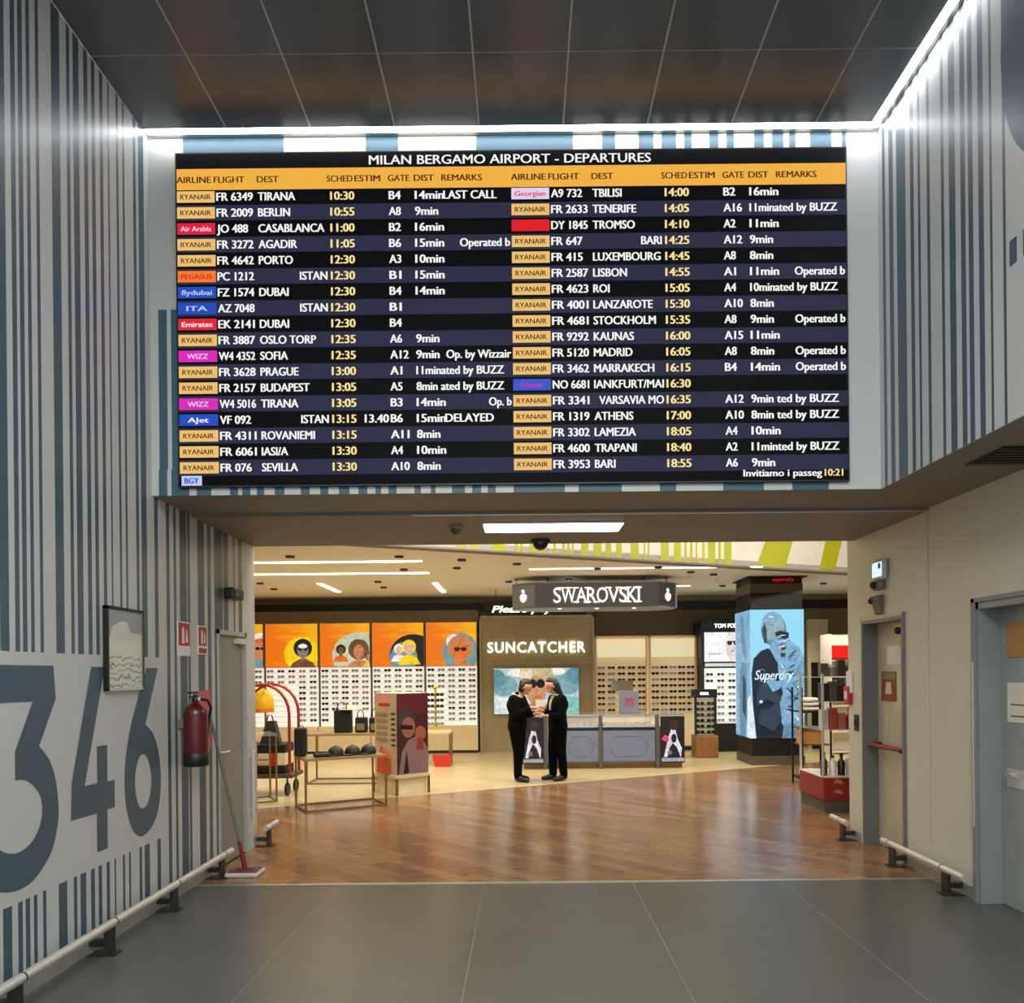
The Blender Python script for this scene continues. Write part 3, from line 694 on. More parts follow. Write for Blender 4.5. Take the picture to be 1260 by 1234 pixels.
rail('bumper_rail', (2.0, 4.58), (2.6, 4.1), XRL, -1, 'steel bumper rail at the right picture edge before the nearest door', .185)
def base(name, x, side, segs):
    mb = MB()
    for a, b in segs:
        mb.box(x + side * .001, x + side * .012, a, b, 0.004, .09, M('skirting', (150, 148, 138), .4)); mb.box(x + side * .001, x + side * .02, a, b, 0, .012, alu)
    struct(mb.build(name))
base('baseboard_left', XL, 1, ((-2.5, 6.75),)); base('baseboard_right', XRL, -1, ((5.64, 6.70), (7.58, 7.86), (-2.5, 4.6)))

# mop
pf = Vector((-2.40, 6.60, 0)); pt = Vector((XL + .02, 6.56, 1.36))
t = thing('mop', 'flat mop with red joint leaning against the left wall by the door', 'mop', pf)
dirn = (pt - (pf + Vector((0, 0, .12)))).normalized(); pb = pf + Vector((0, 0, .05))
mb = MB(); mb.tube([pb + (pt - pb) * .17, pt], .012, M('mop_pole', (120, 122, 120), .35, metal=.6), 10); mb.build('handle', t)
mb = MB(); mb.tube([pb, pb + (pt - pb) * .08, pb + (pt - pb) * .18], [.022, .02, .014], M('mop_red', (120, 20, 34), .4), 10); mb.box(pf.x - .07, pf.x + .07, pf.y - .03, pf.y + .03, .035, .055, MATS['mop_red'], bev=.008); mb.build('joint', t)
mb = MB(); mb.box(pf.x - .14, pf.x + .14, pf.y - .11, pf.y + .11, .0, .035, M('mop_pad', (196, 190, 178), .9, noise=.12, scale=40), bev=.012); mb.build('pad', t)
mb = MB(); mb.box(pf.x - .12, pf.x + .12, pf.y - .085, pf.y + .085, .0352, .042, M('mop_plate', (90, 70, 66), .5)); mb.build('plate', t)

# ------------------------------------------------------------------ right wall items
d2 = sthing('door_2', (XRL, 7.13, 0))
leaf_b = M('beige_gloss_leaf', (196, 184, 158), .12, coat=.6)
jamb = M('dark_jamb', (104, 106, 100), .45)
mb = MB(); mb.box(XRL + .15, XRL + .19, D2[0] + .03, D2[1] - .03, .005, D2[2] - .03, leaf_b); mb.build('door_leaf', d2)
mb = MB(); mb.box(XRL + .001, XRL + .2, D2[1] - .03, D2[1], 0, D2[2], jamb); mb.box(XRL - .01, XRL + .2, D2[0], D2[0] + .03, 0, D2[2], grey_frame); mb.box(XRL - .002, XRL + .2, D2[0], D2[1], D2[2] - .03, D2[2], grey_frame)
mb.box(XRL - .012, XRL, D2[0] - .035, D2[0] + .005, 0, D2[2] + .03, M('mauve_grey_trim', (112, 104, 104), .5)); mb.box(XRL - .008, XRL, D2[0], D2[1] + .03, D2[2], D2[2] + .03, M('pale_trim', (198, 186, 150), .4)); mb.build('door_frame', d2)
mb = MB(); mb.tube([(XRL + .15, D2[0] + .06, 1.0), (XRL + .04, D2[0] + .07, 0.98), (XRL + .03, D2[0] + .12, 0.97)], .022, black, 8)
mb.tube([(XRL + .15, D2[1] - .09, 0.98), (XRL + .04, D2[1] - .10, 0.98)], .02, black, 8)
mb.tube([(XRL + .04, D2[0] + .1, 0.98), (XRL + .04, D2[1] - .09, 0.98)], .022, M('bar_red', (130, 40, 40), .35), 10); mb.build('panic_bar', d2)
mb = MB(); mb.box(XRL + .10, XRL + .15, D2[0] + .1, D2[0] + .34, 2.03, 2.09, steel); mb.ell((XRL + .07, D2[0] + .24, 2.05), .035, .035, .035, black); mb.build('door_closer', d2)
t = thing('door_notice', 'red and green printed notice stuck on the beige passage door', 'notice', (XRL + .12, 7.0, 1.5))
zz = onx(1094, 830, XRL + .128).z
ny0, ny1 = onx(1103, 850, XRL + .148).y, onx(1085, 850, XRL + .148).y
mb = MB(); mb.box(XRL + .144, XRL + .149, ny0, ny1, 1.40, 1.68, M('notice_red', (134, 70, 56), .5)); mb.build('sheet', t)
mb = MB(); xx = XRL + .1435
mb.poly([(xx, ny0 + .01, 1.61), (xx, ny1 - .01, 1.61), (xx, ny1 - .01, 1.67), (xx, ny0 + .01, 1.67)], M('notice_green', (120, 128, 64), .5))
mb.poly([(xx, ny0 + .08, 1.47), (xx, ny1 - .08, 1.47), (xx, ny1 - .1, 1.58), (xx, ny0 + .1, 1.58)], M('notice_pale', (214, 190, 160), .5)); mb.build('print', t)
paper = M('white_paper', (222, 218, 204), .5)
mb = MB(); mb.box(XRL + .144, XRL + .149, onx(1110, 818, XRL + .148).y, onx(1092, 818, XRL + .148).y, 1.74, 1.92, paper)
tag(mb.build('paper_notice', None, (XRL + .125, 6.98, 1.74)), 'white paper taped above the red notice on the passage door', 'notice')

d3 = sthing('door_3', (XRL, 5.12, 0))
fr3 = M('blue_grey_frame', (136, 141, 140), .4)
mb = MB(); mb.box(XRL + .14, XRL + .18, D3[0] + .04, D3[1] - .04, .005, D3[2] - .04, M('blue_grey_leaf', (146, 150, 148), .25, coat=.3)); mb.build('door_leaf', d3)
mb = MB()
mb.box(XRL - .015, XRL + .2, D3[1] - .04, D3[1] + .01, 0, D3[2] + .01, fr3); mb.box(XRL - .015, XRL + .2, D3[0] - .01, D3[0] + .04, 0, D3[2] + .01, fr3); mb.box(XRL - .015, XRL + .2, D3[0], D3[1], D3[2] - .04, D3[2] + .01, fr3)
mb.box(XRL - .03, XRL, D3[1] - .01, D3[1] + .03, 0, D3[2] + .04, grey_frame); mb.box(XRL - .03, XRL, D3[0] - .03, D3[1] + .03, D3[2] + .01, D3[2] + .04, grey_frame); mb.build('door_frame', d3)
mb = MB(); mb.box(XRL + .13, XRL + .14, D3[1] - .30, D3[1] - .12, .86, .99, steel); mb.tube([(XRL + .13, D3[1] - .18, .95), (XRL + .09, D3[1] - .18, .95), (XRL + .09, D3[1] - .30, .95)], .011, steel, 8); mb.build('door_handle', d3)
mb = MB(); mb.box(XRL - .036, XRL - .03, D3[1] + .0, D3[1] + .012, .55, 1.75, steel); mb.build('edge_highlight', d3)  # bright bar added to imitate the highlight along the frame edge
mb = MB(); mb.box(XRL + .133, XRL + .139, D3[1] - .42, D3[1] - .13, 1.32, 1.60, paper)
mb.box(XRL + .131, XRL + .1335, D3[1] - .38, D3[1] - .17, 1.36, 1.37, grey_pr); mb.box(XRL + .131, XRL + .1335, D3[1] - .38, D3[1] - .17, 1.44, 1.45, grey_pr)
tag(mb.build('paper_notice', None, (XRL + .13, 5.3, 1.32)), 'white paper notice on the grey door at the right picture edge', 'notice')
mb = MB(); mb.box(XRL + .133, XRL + .139, D3[1] - .42, D3[1] - .13, 1.78, 2.02, M('orange_reflection', (176, 128, 72), .5))  # orange patch added to imitate a reflection on the leaf
tag(mb.build('reflection_patch', None, (XRL + .13, 5.3, 1.78)), 'orange brown patch imitating a reflection high on the grey door at the right edge', 'notice')

# emergency light, camera, fire call point, switch
p = onx(1086, 703, XRL)
t = thing('exit_lamp', 'glowing bluish white emergency lamp high on the right passage wall', 'lamp', p)
mb = MB(); mb.box(XRL - .05, XRL - .001, p.y - .12, p.y + .12, p.z - .08, p.z + .11, M('lamp_housing', (196, 206, 210), .4), bev=.03); mb.build('housing', t)
glow = M('exit_glow', (220, 240, 255), .4, es=1.1, ecol=(186, 224, 246), noise=0)
mb = MB(); mb.box(XRL - .056, XRL - .0505, p.y - .09, p.y + .09, p.z - .05, p.z + .08, glow); mb.build('lens', t)
mb = MB(); mb.poly([(XRL - .058, p.y - .03, p.z + .02), (XRL - .058, p.y - .08, p.z + .02), (XRL - .058, p.y - .08, p.z + .07), (XRL - .058, p.y - .03, p.z + .07)], M('exit_symbol', (20, 90, 150), .5)); mb.build('symbol', t)
p = onx(1084, 719, XRL)
t = thing('motion_sensor', 'small dark sensor right under the glowing emergency lamp', 'sensor', p)
mb = MB(); mb.box(XRL - .04, XRL - .001, p.y - .1, p.y + .1, p.z - .05, p.z + .03, M('sensor_grey', (104, 98, 84), .5), bev=.012); mb.build('housing', t)
mb = MB(); mb.ell((XRL - .05, p.y + .05, p.z), .03, .035, .035, black, 12, 8); mb.build('lens', t)
p = onx(1084, 744, XRL)
t = thing('security_camera', 'dark wedge shaped camera just above the passage door', 'camera', p)
mb = MB(); mb.poly([(XRL - .07, p.y + .07, p.z + .08), (XRL - .001, p.y + .07, p.z + .09), (XRL - .001, p.y + .07, p.z - .09), (XRL - .025, p.y + .07, p.z - .08)], MATS['sensor_grey'], (0, -.13, 0)); mb.build('housing', t)
mb = MB(); mb.ell((XRL - .06, p.y + .075, p.z + .04), .028, .02, .028, black, 12, 8); mb.build('lens', t)
p = onx(1046, 855, XRL)
t = thing('fire_call_point', 'small red fire call point at the far end of the right wall', 'alarm button', p)
mb = MB(); mb.box(XRL - .045, XRL - .001, p.y - .06, p.y + .06, p.z - .09, p.z + .09, red, bev=.008); mb.build('housing', t)
mb = MB(); mb.box(XRL - .049, XRL - .0455, p.y - .03, p.y + .03, p.z - .04, p.z + .04, white_p); mb.build('button', t)
p = onx(1055, 889, XRL)
t = thing('light_switch', 'narrow dark switch beside the passage door frame', 'switch', p)
mb = MB(); mb.box(XRL - .02, XRL - .001, p.y - .04, p.y + .04, p.z - .08, p.z + .08, dark_steel, bev=.005); mb.build('plate', t)
mb = MB(); mb.box(XRL - .028, XRL - .0205, p.y - .018, p.y + .018, p.z - .03, p.z + .03, black); mb.build('rocker', t)
p = onx(1047, 838, XRL)
mb = MB(); mb.box(XRL - .03, XRL - .001, p.y - .05, p.y + .05, p.z - .12, p.z + .10, white_p, bev=.006)
tag(mb.build('wall_box', None, (XRL, p.y, p.z)), 'slim white box on the right wall above the red call point', 'box')
# vent
t = thing('ceiling_vent', 'black square vent in the soffit under the right gallery', 'vent', (3.02, 4.75, ZS))
mb = MB(); mb.box(2.83, 3.24, 4.55, 4.93, ZS - .012, ZS - .001, black_panel); mb.build('frame', t)
for k in range(6):
    mb = MB(); mb.box(2.85, 3.22, 4.58 + k * .056, 4.60 + k * .056, ZS - .02, ZS - .012, dark_steel); mb.build('slat', t)
# soffit gadgets
p = onceil(561, 648, ZS - .02)
t = thing('smoke_detector', 'small cone shaped smoke detector on the passage soffit left of the light panel', 'smoke detector', p)
mb = MB(); mb.lathe(p + Vector((0, 0, -.07)), [(.01, 0), (.03, .005), (.05, .04), (.055, .069)], M('detector_grey', (86, 80, 70), .5), 18); mb.build('body', t)
mb = MB(); mb.lathe(p + Vector((0, 0, -.02)), [(.06, 0), (.062, .012), (.055, .0195)], M('detector_base', (150, 140, 124), .5), 18); mb.build('base', t)
p = onceil(665, 667, ZS - .02); p.y = 7.5; p.x = at(665, 670, 7.5).x
t = thing('dome_camera', 'black dome camera on the passage soffit below the light panel', 'camera', p)
mb = MB(); mb.lathe(p + Vector((0, 0, -.03)), [(.085, 0), (.095, .006), (.095, .0295)], black, 20); mb.build('base', t)
mb = MB(); mb.ell(p + Vector((0, 0, -.03)), .075, .075, .07, M('dome_smoke', (8, 8, 9), .08), 18, 10); mb.build('dome', t)
#SHOP

# ------------------------------------------------------------------ shop: wall units
def disc(mb, c, rx, rz, mat, n=18, y=0.0, a0=0.0, a1=2 * PI):
    """flat ellipse facing the viewer, on an image surface"""
    pts = [(c[0] + rx * math.cos(a0 + (a1 - a0) * k / n), y, c[1] + rz * math.sin(a0 + (a1 - a0) * k / n)) for k in range(n)]
    mb.add(pts, [list(range(n))], mat)
def E_(name, col, es=1.0):
    """ink of a backlit print: slightly mottled like a photograph"""
    if name in MATS: return MATS[name]
    m = M(name, tuple(int(c * .35) for c in col), .45, es=es, ecol=col, noise=0)
    nt = m.node_tree; b = nt.nodes['Principled BSDF']; L = nt.links.new
    tc = nt.nodes.new('ShaderNodeTexCoord'); no = nt.nodes.new('ShaderNodeTexNoise'); no.inputs['Scale'].default_value = 9; no.inputs['Detail'].default_value = 6; no.inputs['Distortion'].default_value = 1.2
    mr = nt.nodes.new('ShaderNodeMapRange'); mr.inputs['From Min'].default_value = .3; mr.inputs['From Max'].default_value = .7; mr.inputs['To Min'].default_value = .62; mr.inputs['To Max'].default_value = 1.22
    hs = nt.nodes.new('ShaderNodeHueSaturation'); hs.inputs['Color'].default_value = rgb(col)
    L(tc.outputs['Object'], no.inputs['Vector']); L(no.outputs['Fac'], mr.inputs['Value']); L(mr.outputs[0], hs.inputs['Value']); L(hs.outputs[0], b.inputs['Emission Color'])
    return m
def orange_print():
    m = bpy.data.materials.new('orange_lightbox'); m.use_nodes = True; nt = m.node_tree; b = nt.nodes['Principled BSDF']; L = nt.links.new
    tc = nt.nodes.new('ShaderNodeTexCoord'); mp = nt.nodes.new('ShaderNodeMapping'); mp.inputs['Scale'].default_value = (1.2, 1, 9)
    no = nt.nodes.new('ShaderNodeTexNoise'); no.inputs['Scale'].default_value = 1.6; no.inputs['Detail'].default_value = 5
    sp = nt.nodes.new('ShaderNodeSeparateXYZ'); L(tc.outputs['Generated'], sp.inputs[0])
    L(tc.outputs['Object'], mp.inputs[0]); L(mp.outputs[0], no.inputs['Vector'])
    ad = nt.nodes.new('ShaderNodeMath'); ad.operation = 'MULTIPLY_ADD'; ad.inputs[1].default_value = .7; L(no.outputs['Fac'], ad.inputs[0]); 
    m2 = nt.nodes.new('ShaderNodeMath'); m2.operation = 'MULTIPLY_ADD'; m2.inputs[1].default_value = .55; m2.inputs[2].default_value = -.3
    L(sp.outputs['X'], m2.inputs[0]); L(m2.outputs[0], ad.inputs[2])
    r = nt.nodes.new('ShaderNodeValToRGB'); r.color_ramp.elements[0].position = .18; r.color_ramp.elements[0].color = rgb((236, 112, 18)); r.color_ramp.elements[1].position = .72; r.color_ramp.elements[1].color = rgb((250, 190, 16))
    L(ad.outputs[0], r.inputs[0]); L(r.outputs[0], b.inputs['Emission Color']); b.inputs['Emission Strength'].default_value = .95
    b.inputs['Base Color'].default_value = rgb((90, 50, 10)); b.inputs['Roughness'].default_value = .4
    return m
or_m = orange_print()
lit_white = M('lit_white_panel', (238, 236, 230), .5, es=.55, ecol=(255, 253, 248), noise=0)
unit_edge = M('unit_grey_edge', (150, 146, 136), .5)
YU = 16.7; UP = YU / F
def ux(px): return at(px, 800, YU).x
def uz(py, px=450): return at(px, py, YU).z
Z_P1, Z_P0, Z_W0 = uz(767), uz(820), uz(893)
skin1, skin2, skin3 = E_('print_skin', (196, 128, 84)), E_('print_dark_skin', (112, 70, 48)), E_('print_pale_skin', (226, 180, 150))
pk, pw, pg, py_, pgrey, pteal = E_('print_black', (26, 22, 22)), E_('print_white', (240, 236, 226)), E_('print_green', (196, 204, 170)), E_('print_yellow', (250, 206, 20)), E_('print_grey', (120, 118, 120)), E_('print_teal', (112, 150, 156))
po = E_('print_orange', (226, 110, 40))
def clip_poly(pts, x0, x1, z0, z1):
    def cl(P, f, g):
        out = []
        for i, a in enumerate(P):
            b = P[i - 1]
            fa, fb = f(a), f(b)
            if fa >= 0:
                if fb < 0: t = fb / (fb - fa); out.append((b[0] + (a[0] - b[0]) * t, b[1] + (a[1] - b[1]) * t))
                out.append(a)
            elif fb >= 0: t = fb / (fb - fa); out.append((b[0] + (a[0] - b[0]) * t, b[1] + (a[1] - b[1]) * t))
        return out
    for f in (lambda p: p[0] - x0, lambda p: x1 - p[0], lambda p: p[1] - z0, lambda p: z1 - p[1]):
        if pts: pts = cl(pts, f, None)
    return pts
class Art:
    """layered flat picture on a rectangle x0..x1, z0..z1 at y (facing the viewer); coordinates 0..1"""
    def __init__(s, x0, x1, z0, z1, y, org=None, ex=None):
        s.x0, s.x1, s.z0, s.z1, s.y, s.k = x0, x1, z0, z1, y, 0; s.mb = MB(); s.mb.recalc = False; s.org, s.ex = org, ex
    def put(s, pts, mat):
        s.k += 1
        pts = clip_poly(pts, 0, 1, 0, 1)
        if len(pts) < 3: return s
        P = []
        for a, b in pts:
            if s.org is None: P.append((s.x0 + (s.x1 - s.x0) * a, s.y - .0006 * s.k, s.z0 + (s.z1 - s.z0) * b))
            else:
                n = Vector((s.ex.y, -s.ex.x, 0)).normalized()
                q = s.org + s.ex * a + n * (.0006 * s.k); P.append((q.x, q.y, s.z0 + (s.z1 - s.z0) * b))
        s.mb.add(P, [list(range(len(P)))], mat); return s
    def ell(s, cx, cy, rx, ry, mat, n=22, a0=0, a1=360):
        a0, a1 = math.radians(a0), math.radians(a1); m = n if a1 - a0 < 6.2 else n - 1
        return s.put([(cx + rx * math.cos(a0 + (a1 - a0) * k / m), cy + ry * math.sin(a0 + (a1 - a0) * k / m)) for k in range(n if m == n - 1 else n + 1)][:n + 1], mat)
    def bg(s, mat): return s.put([(0, 0), (1, 0), (1, 1), (0, 1)], mat)
    def face(s, cx, cy, r, skin, hair, body, asp=1.0, glasses=True, hr=1.35):
        s.ell(cx, cy + r * .25, r * hr * asp, r * hr, hair)
        s.put([(cx - 2.2 * r * asp, cy - 3.2 * r), (cx - 1.5 * r * asp, cy - 1.9 * r), (cx - .4 * r * asp, cy - 1.3 * r), (cx + .4 * r * asp, cy - 1.3 * r), (cx + 1.5 * r * asp, cy - 1.9 * r), (cx + 2.2 * r * asp, cy - 3.2 * r)], body)
        s.put([(cx - .3 * r * asp, cy - 1.5 * r), (cx + .3 * r * asp, cy - 1.5 * r), (cx + .3 * r * asp, cy - .7 * r), (cx - .3 * r * asp, cy - .7 * r)], skin)
        s.ell(cx, cy - r * .1, r * .82 * asp, r * 1.08, skin)
        if glasses:
            s.ell(cx - .38 * r * asp, cy + .1 * r, .33 * r * asp, .24 * r, pk); s.ell(cx + .38 * r * asp, cy + .1 * r, .33 * r * asp, .24 * r, pk)
            s.put([(cx - .8 * r * asp, cy + .12 * r), (cx + .8 * r * asp, cy + .12 * r), (cx + .8 * r * asp, cy + .22 * r), (cx - .8 * r * asp, cy + .22 * r)], pk)
        s.put([(cx - .3 * r * asp, cy - .62 * r), (cx, cy - .7 * r), (cx + .3 * r * asp, cy - .62 * r), (cx, cy - .5 * r)], po if skin is not skin2 else skin1)
        return s
UB = [260.5, 326, 393, 457, 523, 588]
units = []
def poster(i, x0, x1):
    A = Art(x0, x1, Z_P0, Z_P1, YU - .052); A.bg(or_m); asp = (Z_P1 - Z_P0) / (x1 - x0)
    if i == 0:
        A.ell(.98, .42, .30, .38, pw).ell(.98, .2, .2, .3, po).face(.95, .42, .16, skin1, po, pteal, asp)
    elif i == 1:
        A.ell(.70, .30, .34, .42, py_).face(.72, .40, .16, pgrey, pk, skin2, asp)
        A.ell(.72, .48, .09, .05, pw)
    elif i == 2:
        A.ell(.80, .25, .56, .55, pg).face(.42, .38, .085, skin2, pk, po, asp, False).face(.78, .36, .15, skin1, skin2, skin1, asp, False, 1.6).face(1.0, .22, .08, skin1, skin2, py_, asp, False)
    elif i == 3:
        A.ell(.78, .25, .46, .46, pgrey).ell(.80, .30, .44, .44, pk).ell(.62, .2, .26, .36, pteal).face(.52, .38, .085, skin3, pw, pw, asp, False).face(.72, .42, .12, skin3, py_, py_, asp, False)
    else:
        A.ell(.68, .3, .36, .46, pteal).ell(.56, .55, .16, .18, pw).face(.68, .36, .2, po, skin1, po, asp, True, 1.5)
    for k, (a, b) in enumerate(((.06, .30), (.06, .42))):
        pass
    return A.mb
ULAB = ['partly hidden leftmost', 'second', 'middle', 'fourth', 'rightmost']
UDESC = ['orange poster cut off by the passage corner', 'poster of a person with round black hair', 'poster of three people in a pale circle', 'poster of two people in yellow and white', 'poster of an orange face with sunglasses']
for i in range(5):
    x0, x1 = ux(UB[i]) + .008, ux(UB[i + 1]) - .008
    t = thing('eyewear_display', f'white eyewear wall display under the {UDESC[i]}', 'display unit', ((x0 + x1) / 2, YU, 0), 'eyewear displays under the orange posters')
    mb = MB(); mb.box(x0, x1, YU, YW - .01, 0, Z_P1 + .03, unit_edge); mb.build('cabinet', t)
    mb = MB(); mb.box(x0 + .02, x1 - .02, YU - .05, YU - .001, Z_P0 + .005, Z_P1, black); mb.build('lightbox', t)
    pm = poster(i, x0 + .02, x1 - .02).build('poster', t); pm['label'] = UDESC[i]
    mb = MB(); mb.box(x0 + .02, x1 - .02, YU - .01, YU - .001, Z_W0, Z_P0 - .01, lit_white); mb.build('back_panel', t)
    for k in range(10):
        z = Z_P0 - .10 - k * .118 - .012
        mb = MB(); mb.box(x0 + .04, x1 - .04, YU - .07, YU - .011, z - .012, z - .002, M('shelf_white', (222, 220, 214), .4)); mb.build('shelf', t)
    mb = MB(); mb.box(x0, x1, YU - .16, YU - .001, .06, Z_W0 - .004, cream); mb.box(x0, x1, YU - .13, YU - .001, 0, .06, dark_steel); mb.build('base', t)
    units.append((t, x0, x1))

# sunglasses
def glasses_mesh(name, fm, lm):
    mb = MB()
    for s in (-1, 1):
        c = s * .033
        pts = [(c + .029 * math.cos(a) * (1.0), .0, .003 + .022 * math.sin(a) * (1.1 if math.sin(a) < 0 else .85)) for a in [2 * PI * k / 14 for k in range(14)]]
        mb.tube(pts, .0035, fm, 5, closed=True)
        mb.poly([(p[0], .001, p[2]) for p in pts], lm, (0, .002, 0))
        mb.tube([(s * .063, .0, .012), (s * .068, .006, .013), (s * .066, .10, .010), (s * .062, .125, -.008)], .003, fm, 5)
    mb.tube([(-.006, 0, .010), (0, -.002, .013), (.006, 0, .010)], .003, fm, 5)
    o = mb.build(name); C.objects.unlink(o); me = o.data; bpy.data.objects.remove(o); return me
GM = [glasses_mesh('sunglasses', M('frame_black', (18, 18, 18), .3), M('lens_dark', (30, 30, 34), .1)),
      glasses_mesh('sunglasses', M('frame_tortoise', (92, 56, 34), .3), M('lens_brown', (70, 48, 36), .1)),
      glasses_mesh('sunglasses', M('frame_grey', (140, 144, 150), .3), M('lens_grey', (150, 154, 162), .15)),
      glasses_mesh('sunglasses', M('frame_rose', (196, 140, 144), .3), M('lens_rose', (176, 140, 146), .15))]
GCOL = ['black', 'brown', 'grey', 'rose']
def glasses(x, y, z, where, group, kind, sc=1.15):
    o = bpy.data.objects.new('sunglasses', GM[kind]); C.objects.link(o); o.location = (x, y, z); o.scale = (sc, .4, sc)
    tag(o, f'{GCOL[kind]} sunglasses, {where}', 'sunglasses', group)
rg = random.Random(3)
HID = [(468, 526, 853, 960), (410, 470, 872, 960), (313, 360, 838, 960), (526, 548, 848, 960), (590, 700, 830, 960), (762, 788, 847, 960), (690, 850, 879, 960), (850, 884, 846, 960), (906, 1000, 700, 960), (360, 380, 893, 960), (375, 470, 893, 960)]
def hidden(px, py): return any(a < px < b and c < py < d for a, b, c, d in HID)
UN = ['leftmost part-hidden', 'second', 'third', 'fourth', 'rightmost']
for i in range(5):
    t, x0, x1 = units[i]
    for r in range(10):
        for c in range(5):
            z = Z_P0 - .10 - r * .118 + .014; x = x0 + .12 + (x1 - x0 - .24) * c / 4
            px = CX + x / (YU) * F; py = CY - (z - EYE) / YU * F
            if px < 316 or hidden(px, py): continue
            k = rg.choice([0, 1, 2, 2, 2, 2, 2, 3])
            glasses(x, YU - .06, z, f'{ORD[r]} shelf down, {ORD[c]} from left, under the {["cut off", "round-haired portrait", "three-person", "yellow-and-white", "orange-faced"][i]} poster', 'sunglasses under the orange posters', k)

# header over the wall displays
mb = MB(); mb.box(-9, ux(589), YU - .02, YW - .01, Z_P1 + .032, 3.07, M('header_brown', (92, 80, 62), .6)); tag(mb.build('header_panel', None, (-5, YU, 2.8)), 'long brown panel above the orange posters', 'panel')

# suncatcher panel
YS = 16.75
x0, x1 = at(590, 800, YS).x, at(731, 800, YS).x; z1 = at(660, 757, YS).z
t = thing('brand_wall', 'tall taupe wall panel with white shop lettering and a lit picture', 'wall panel', ((x0 + x1) / 2, YS, 0))
mb = MB(); mb.box(x0, x1, YS, YW - .01, .0, z1, taupe); mb.build('panel', t)
mb = MB()
for xa in (x0, x1 - .04): mb.box(xa, xa + .04, YS - .03, YS - .001, 0, z1, M('taupe_trim', (178, 164, 132), .5))
mb.box(x0, x1, YS - .03, YS - .001, z1 - .04, z1, MATS['taupe_trim']); zz = at(660, 816, YS).z; mb.box(x0 + .04, x1 - .04, YS - .015, YS - .001, zz - .015, zz + .015, MATS['taupe_trim']); mb.build('frame', t)
lit_letter = M('lit_letters', (250, 248, 240), .4, es=1.0, ecol=(255, 252, 240), noise=0)
mb = MB(); p = at(600, 803, YS); text(mb, 'SUNCATCHER', (p.x, YS - .04, p.z), R_, U_, .225, lit_letter, width=120 / F * YS, bold=.012, space=1.15, depth=(0, .035, 0)); mb.build('lettering', t)
xa, xb = at(608, 850, YS).x, at(712, 850, YS).x; za, zb = at(660, 878, YS).z, at(660, 822, YS).z
mb = MB(); mb.box(xa, xb, YS - .06, YS - .001, za, zb, black); mb.build('lightbox', t)
asp = (zb - za) / (xb - xa)
A = Art(xa, xb, za, zb, YS - .0605); A.bg(E_('print_sky', (176, 204, 210))); sea = E_('print_sea', (124, 168, 178)); A.ell(.12, .62, .16, .22, sea).ell(.02, .78, .12, .2, E_('print_sea_deep', (96, 146, 156))).ell(.86, .66, .18, .24, sea).ell(.97, .84, .12, .2, MATS['print_sea_deep']).ell(.3, .9, .14, .1, pw).ell(.74, .92, .1, .08, pw)
A.put([(0, 0), (1, 0), (1, .3), (.8, .36), (.6, .3), (.3, .34), (0, .4)], E_('print_shore', (214, 228, 228))); A.put([(.72, .02), (1, .02), (1, .34), (.86, .4), (.72, .3)], E_('print_mint', (136, 196, 184)))
A.ell(.5, .82, .20, .42, E_('print_blond', (196, 180, 140))); A.ell(.38, .86, .07, .2, E_('print_blond_light', (226, 214, 180))); A.ell(.5, .50, .115, .33, E_('print_warm_skin', (206, 150, 108))); A.ell(.455, .66, .05, .10, pk); A.ell(.55, .66, .05, .10, pk)
A.put([(.34, 0), (.4, .2), (.47, .26), (.55, .26), (.62, .2), (.68, 0)], E_('print_coat', (170, 130, 100))); A.ell(.51, .36, .04, .035, po)
A.mb.build('picture', t)

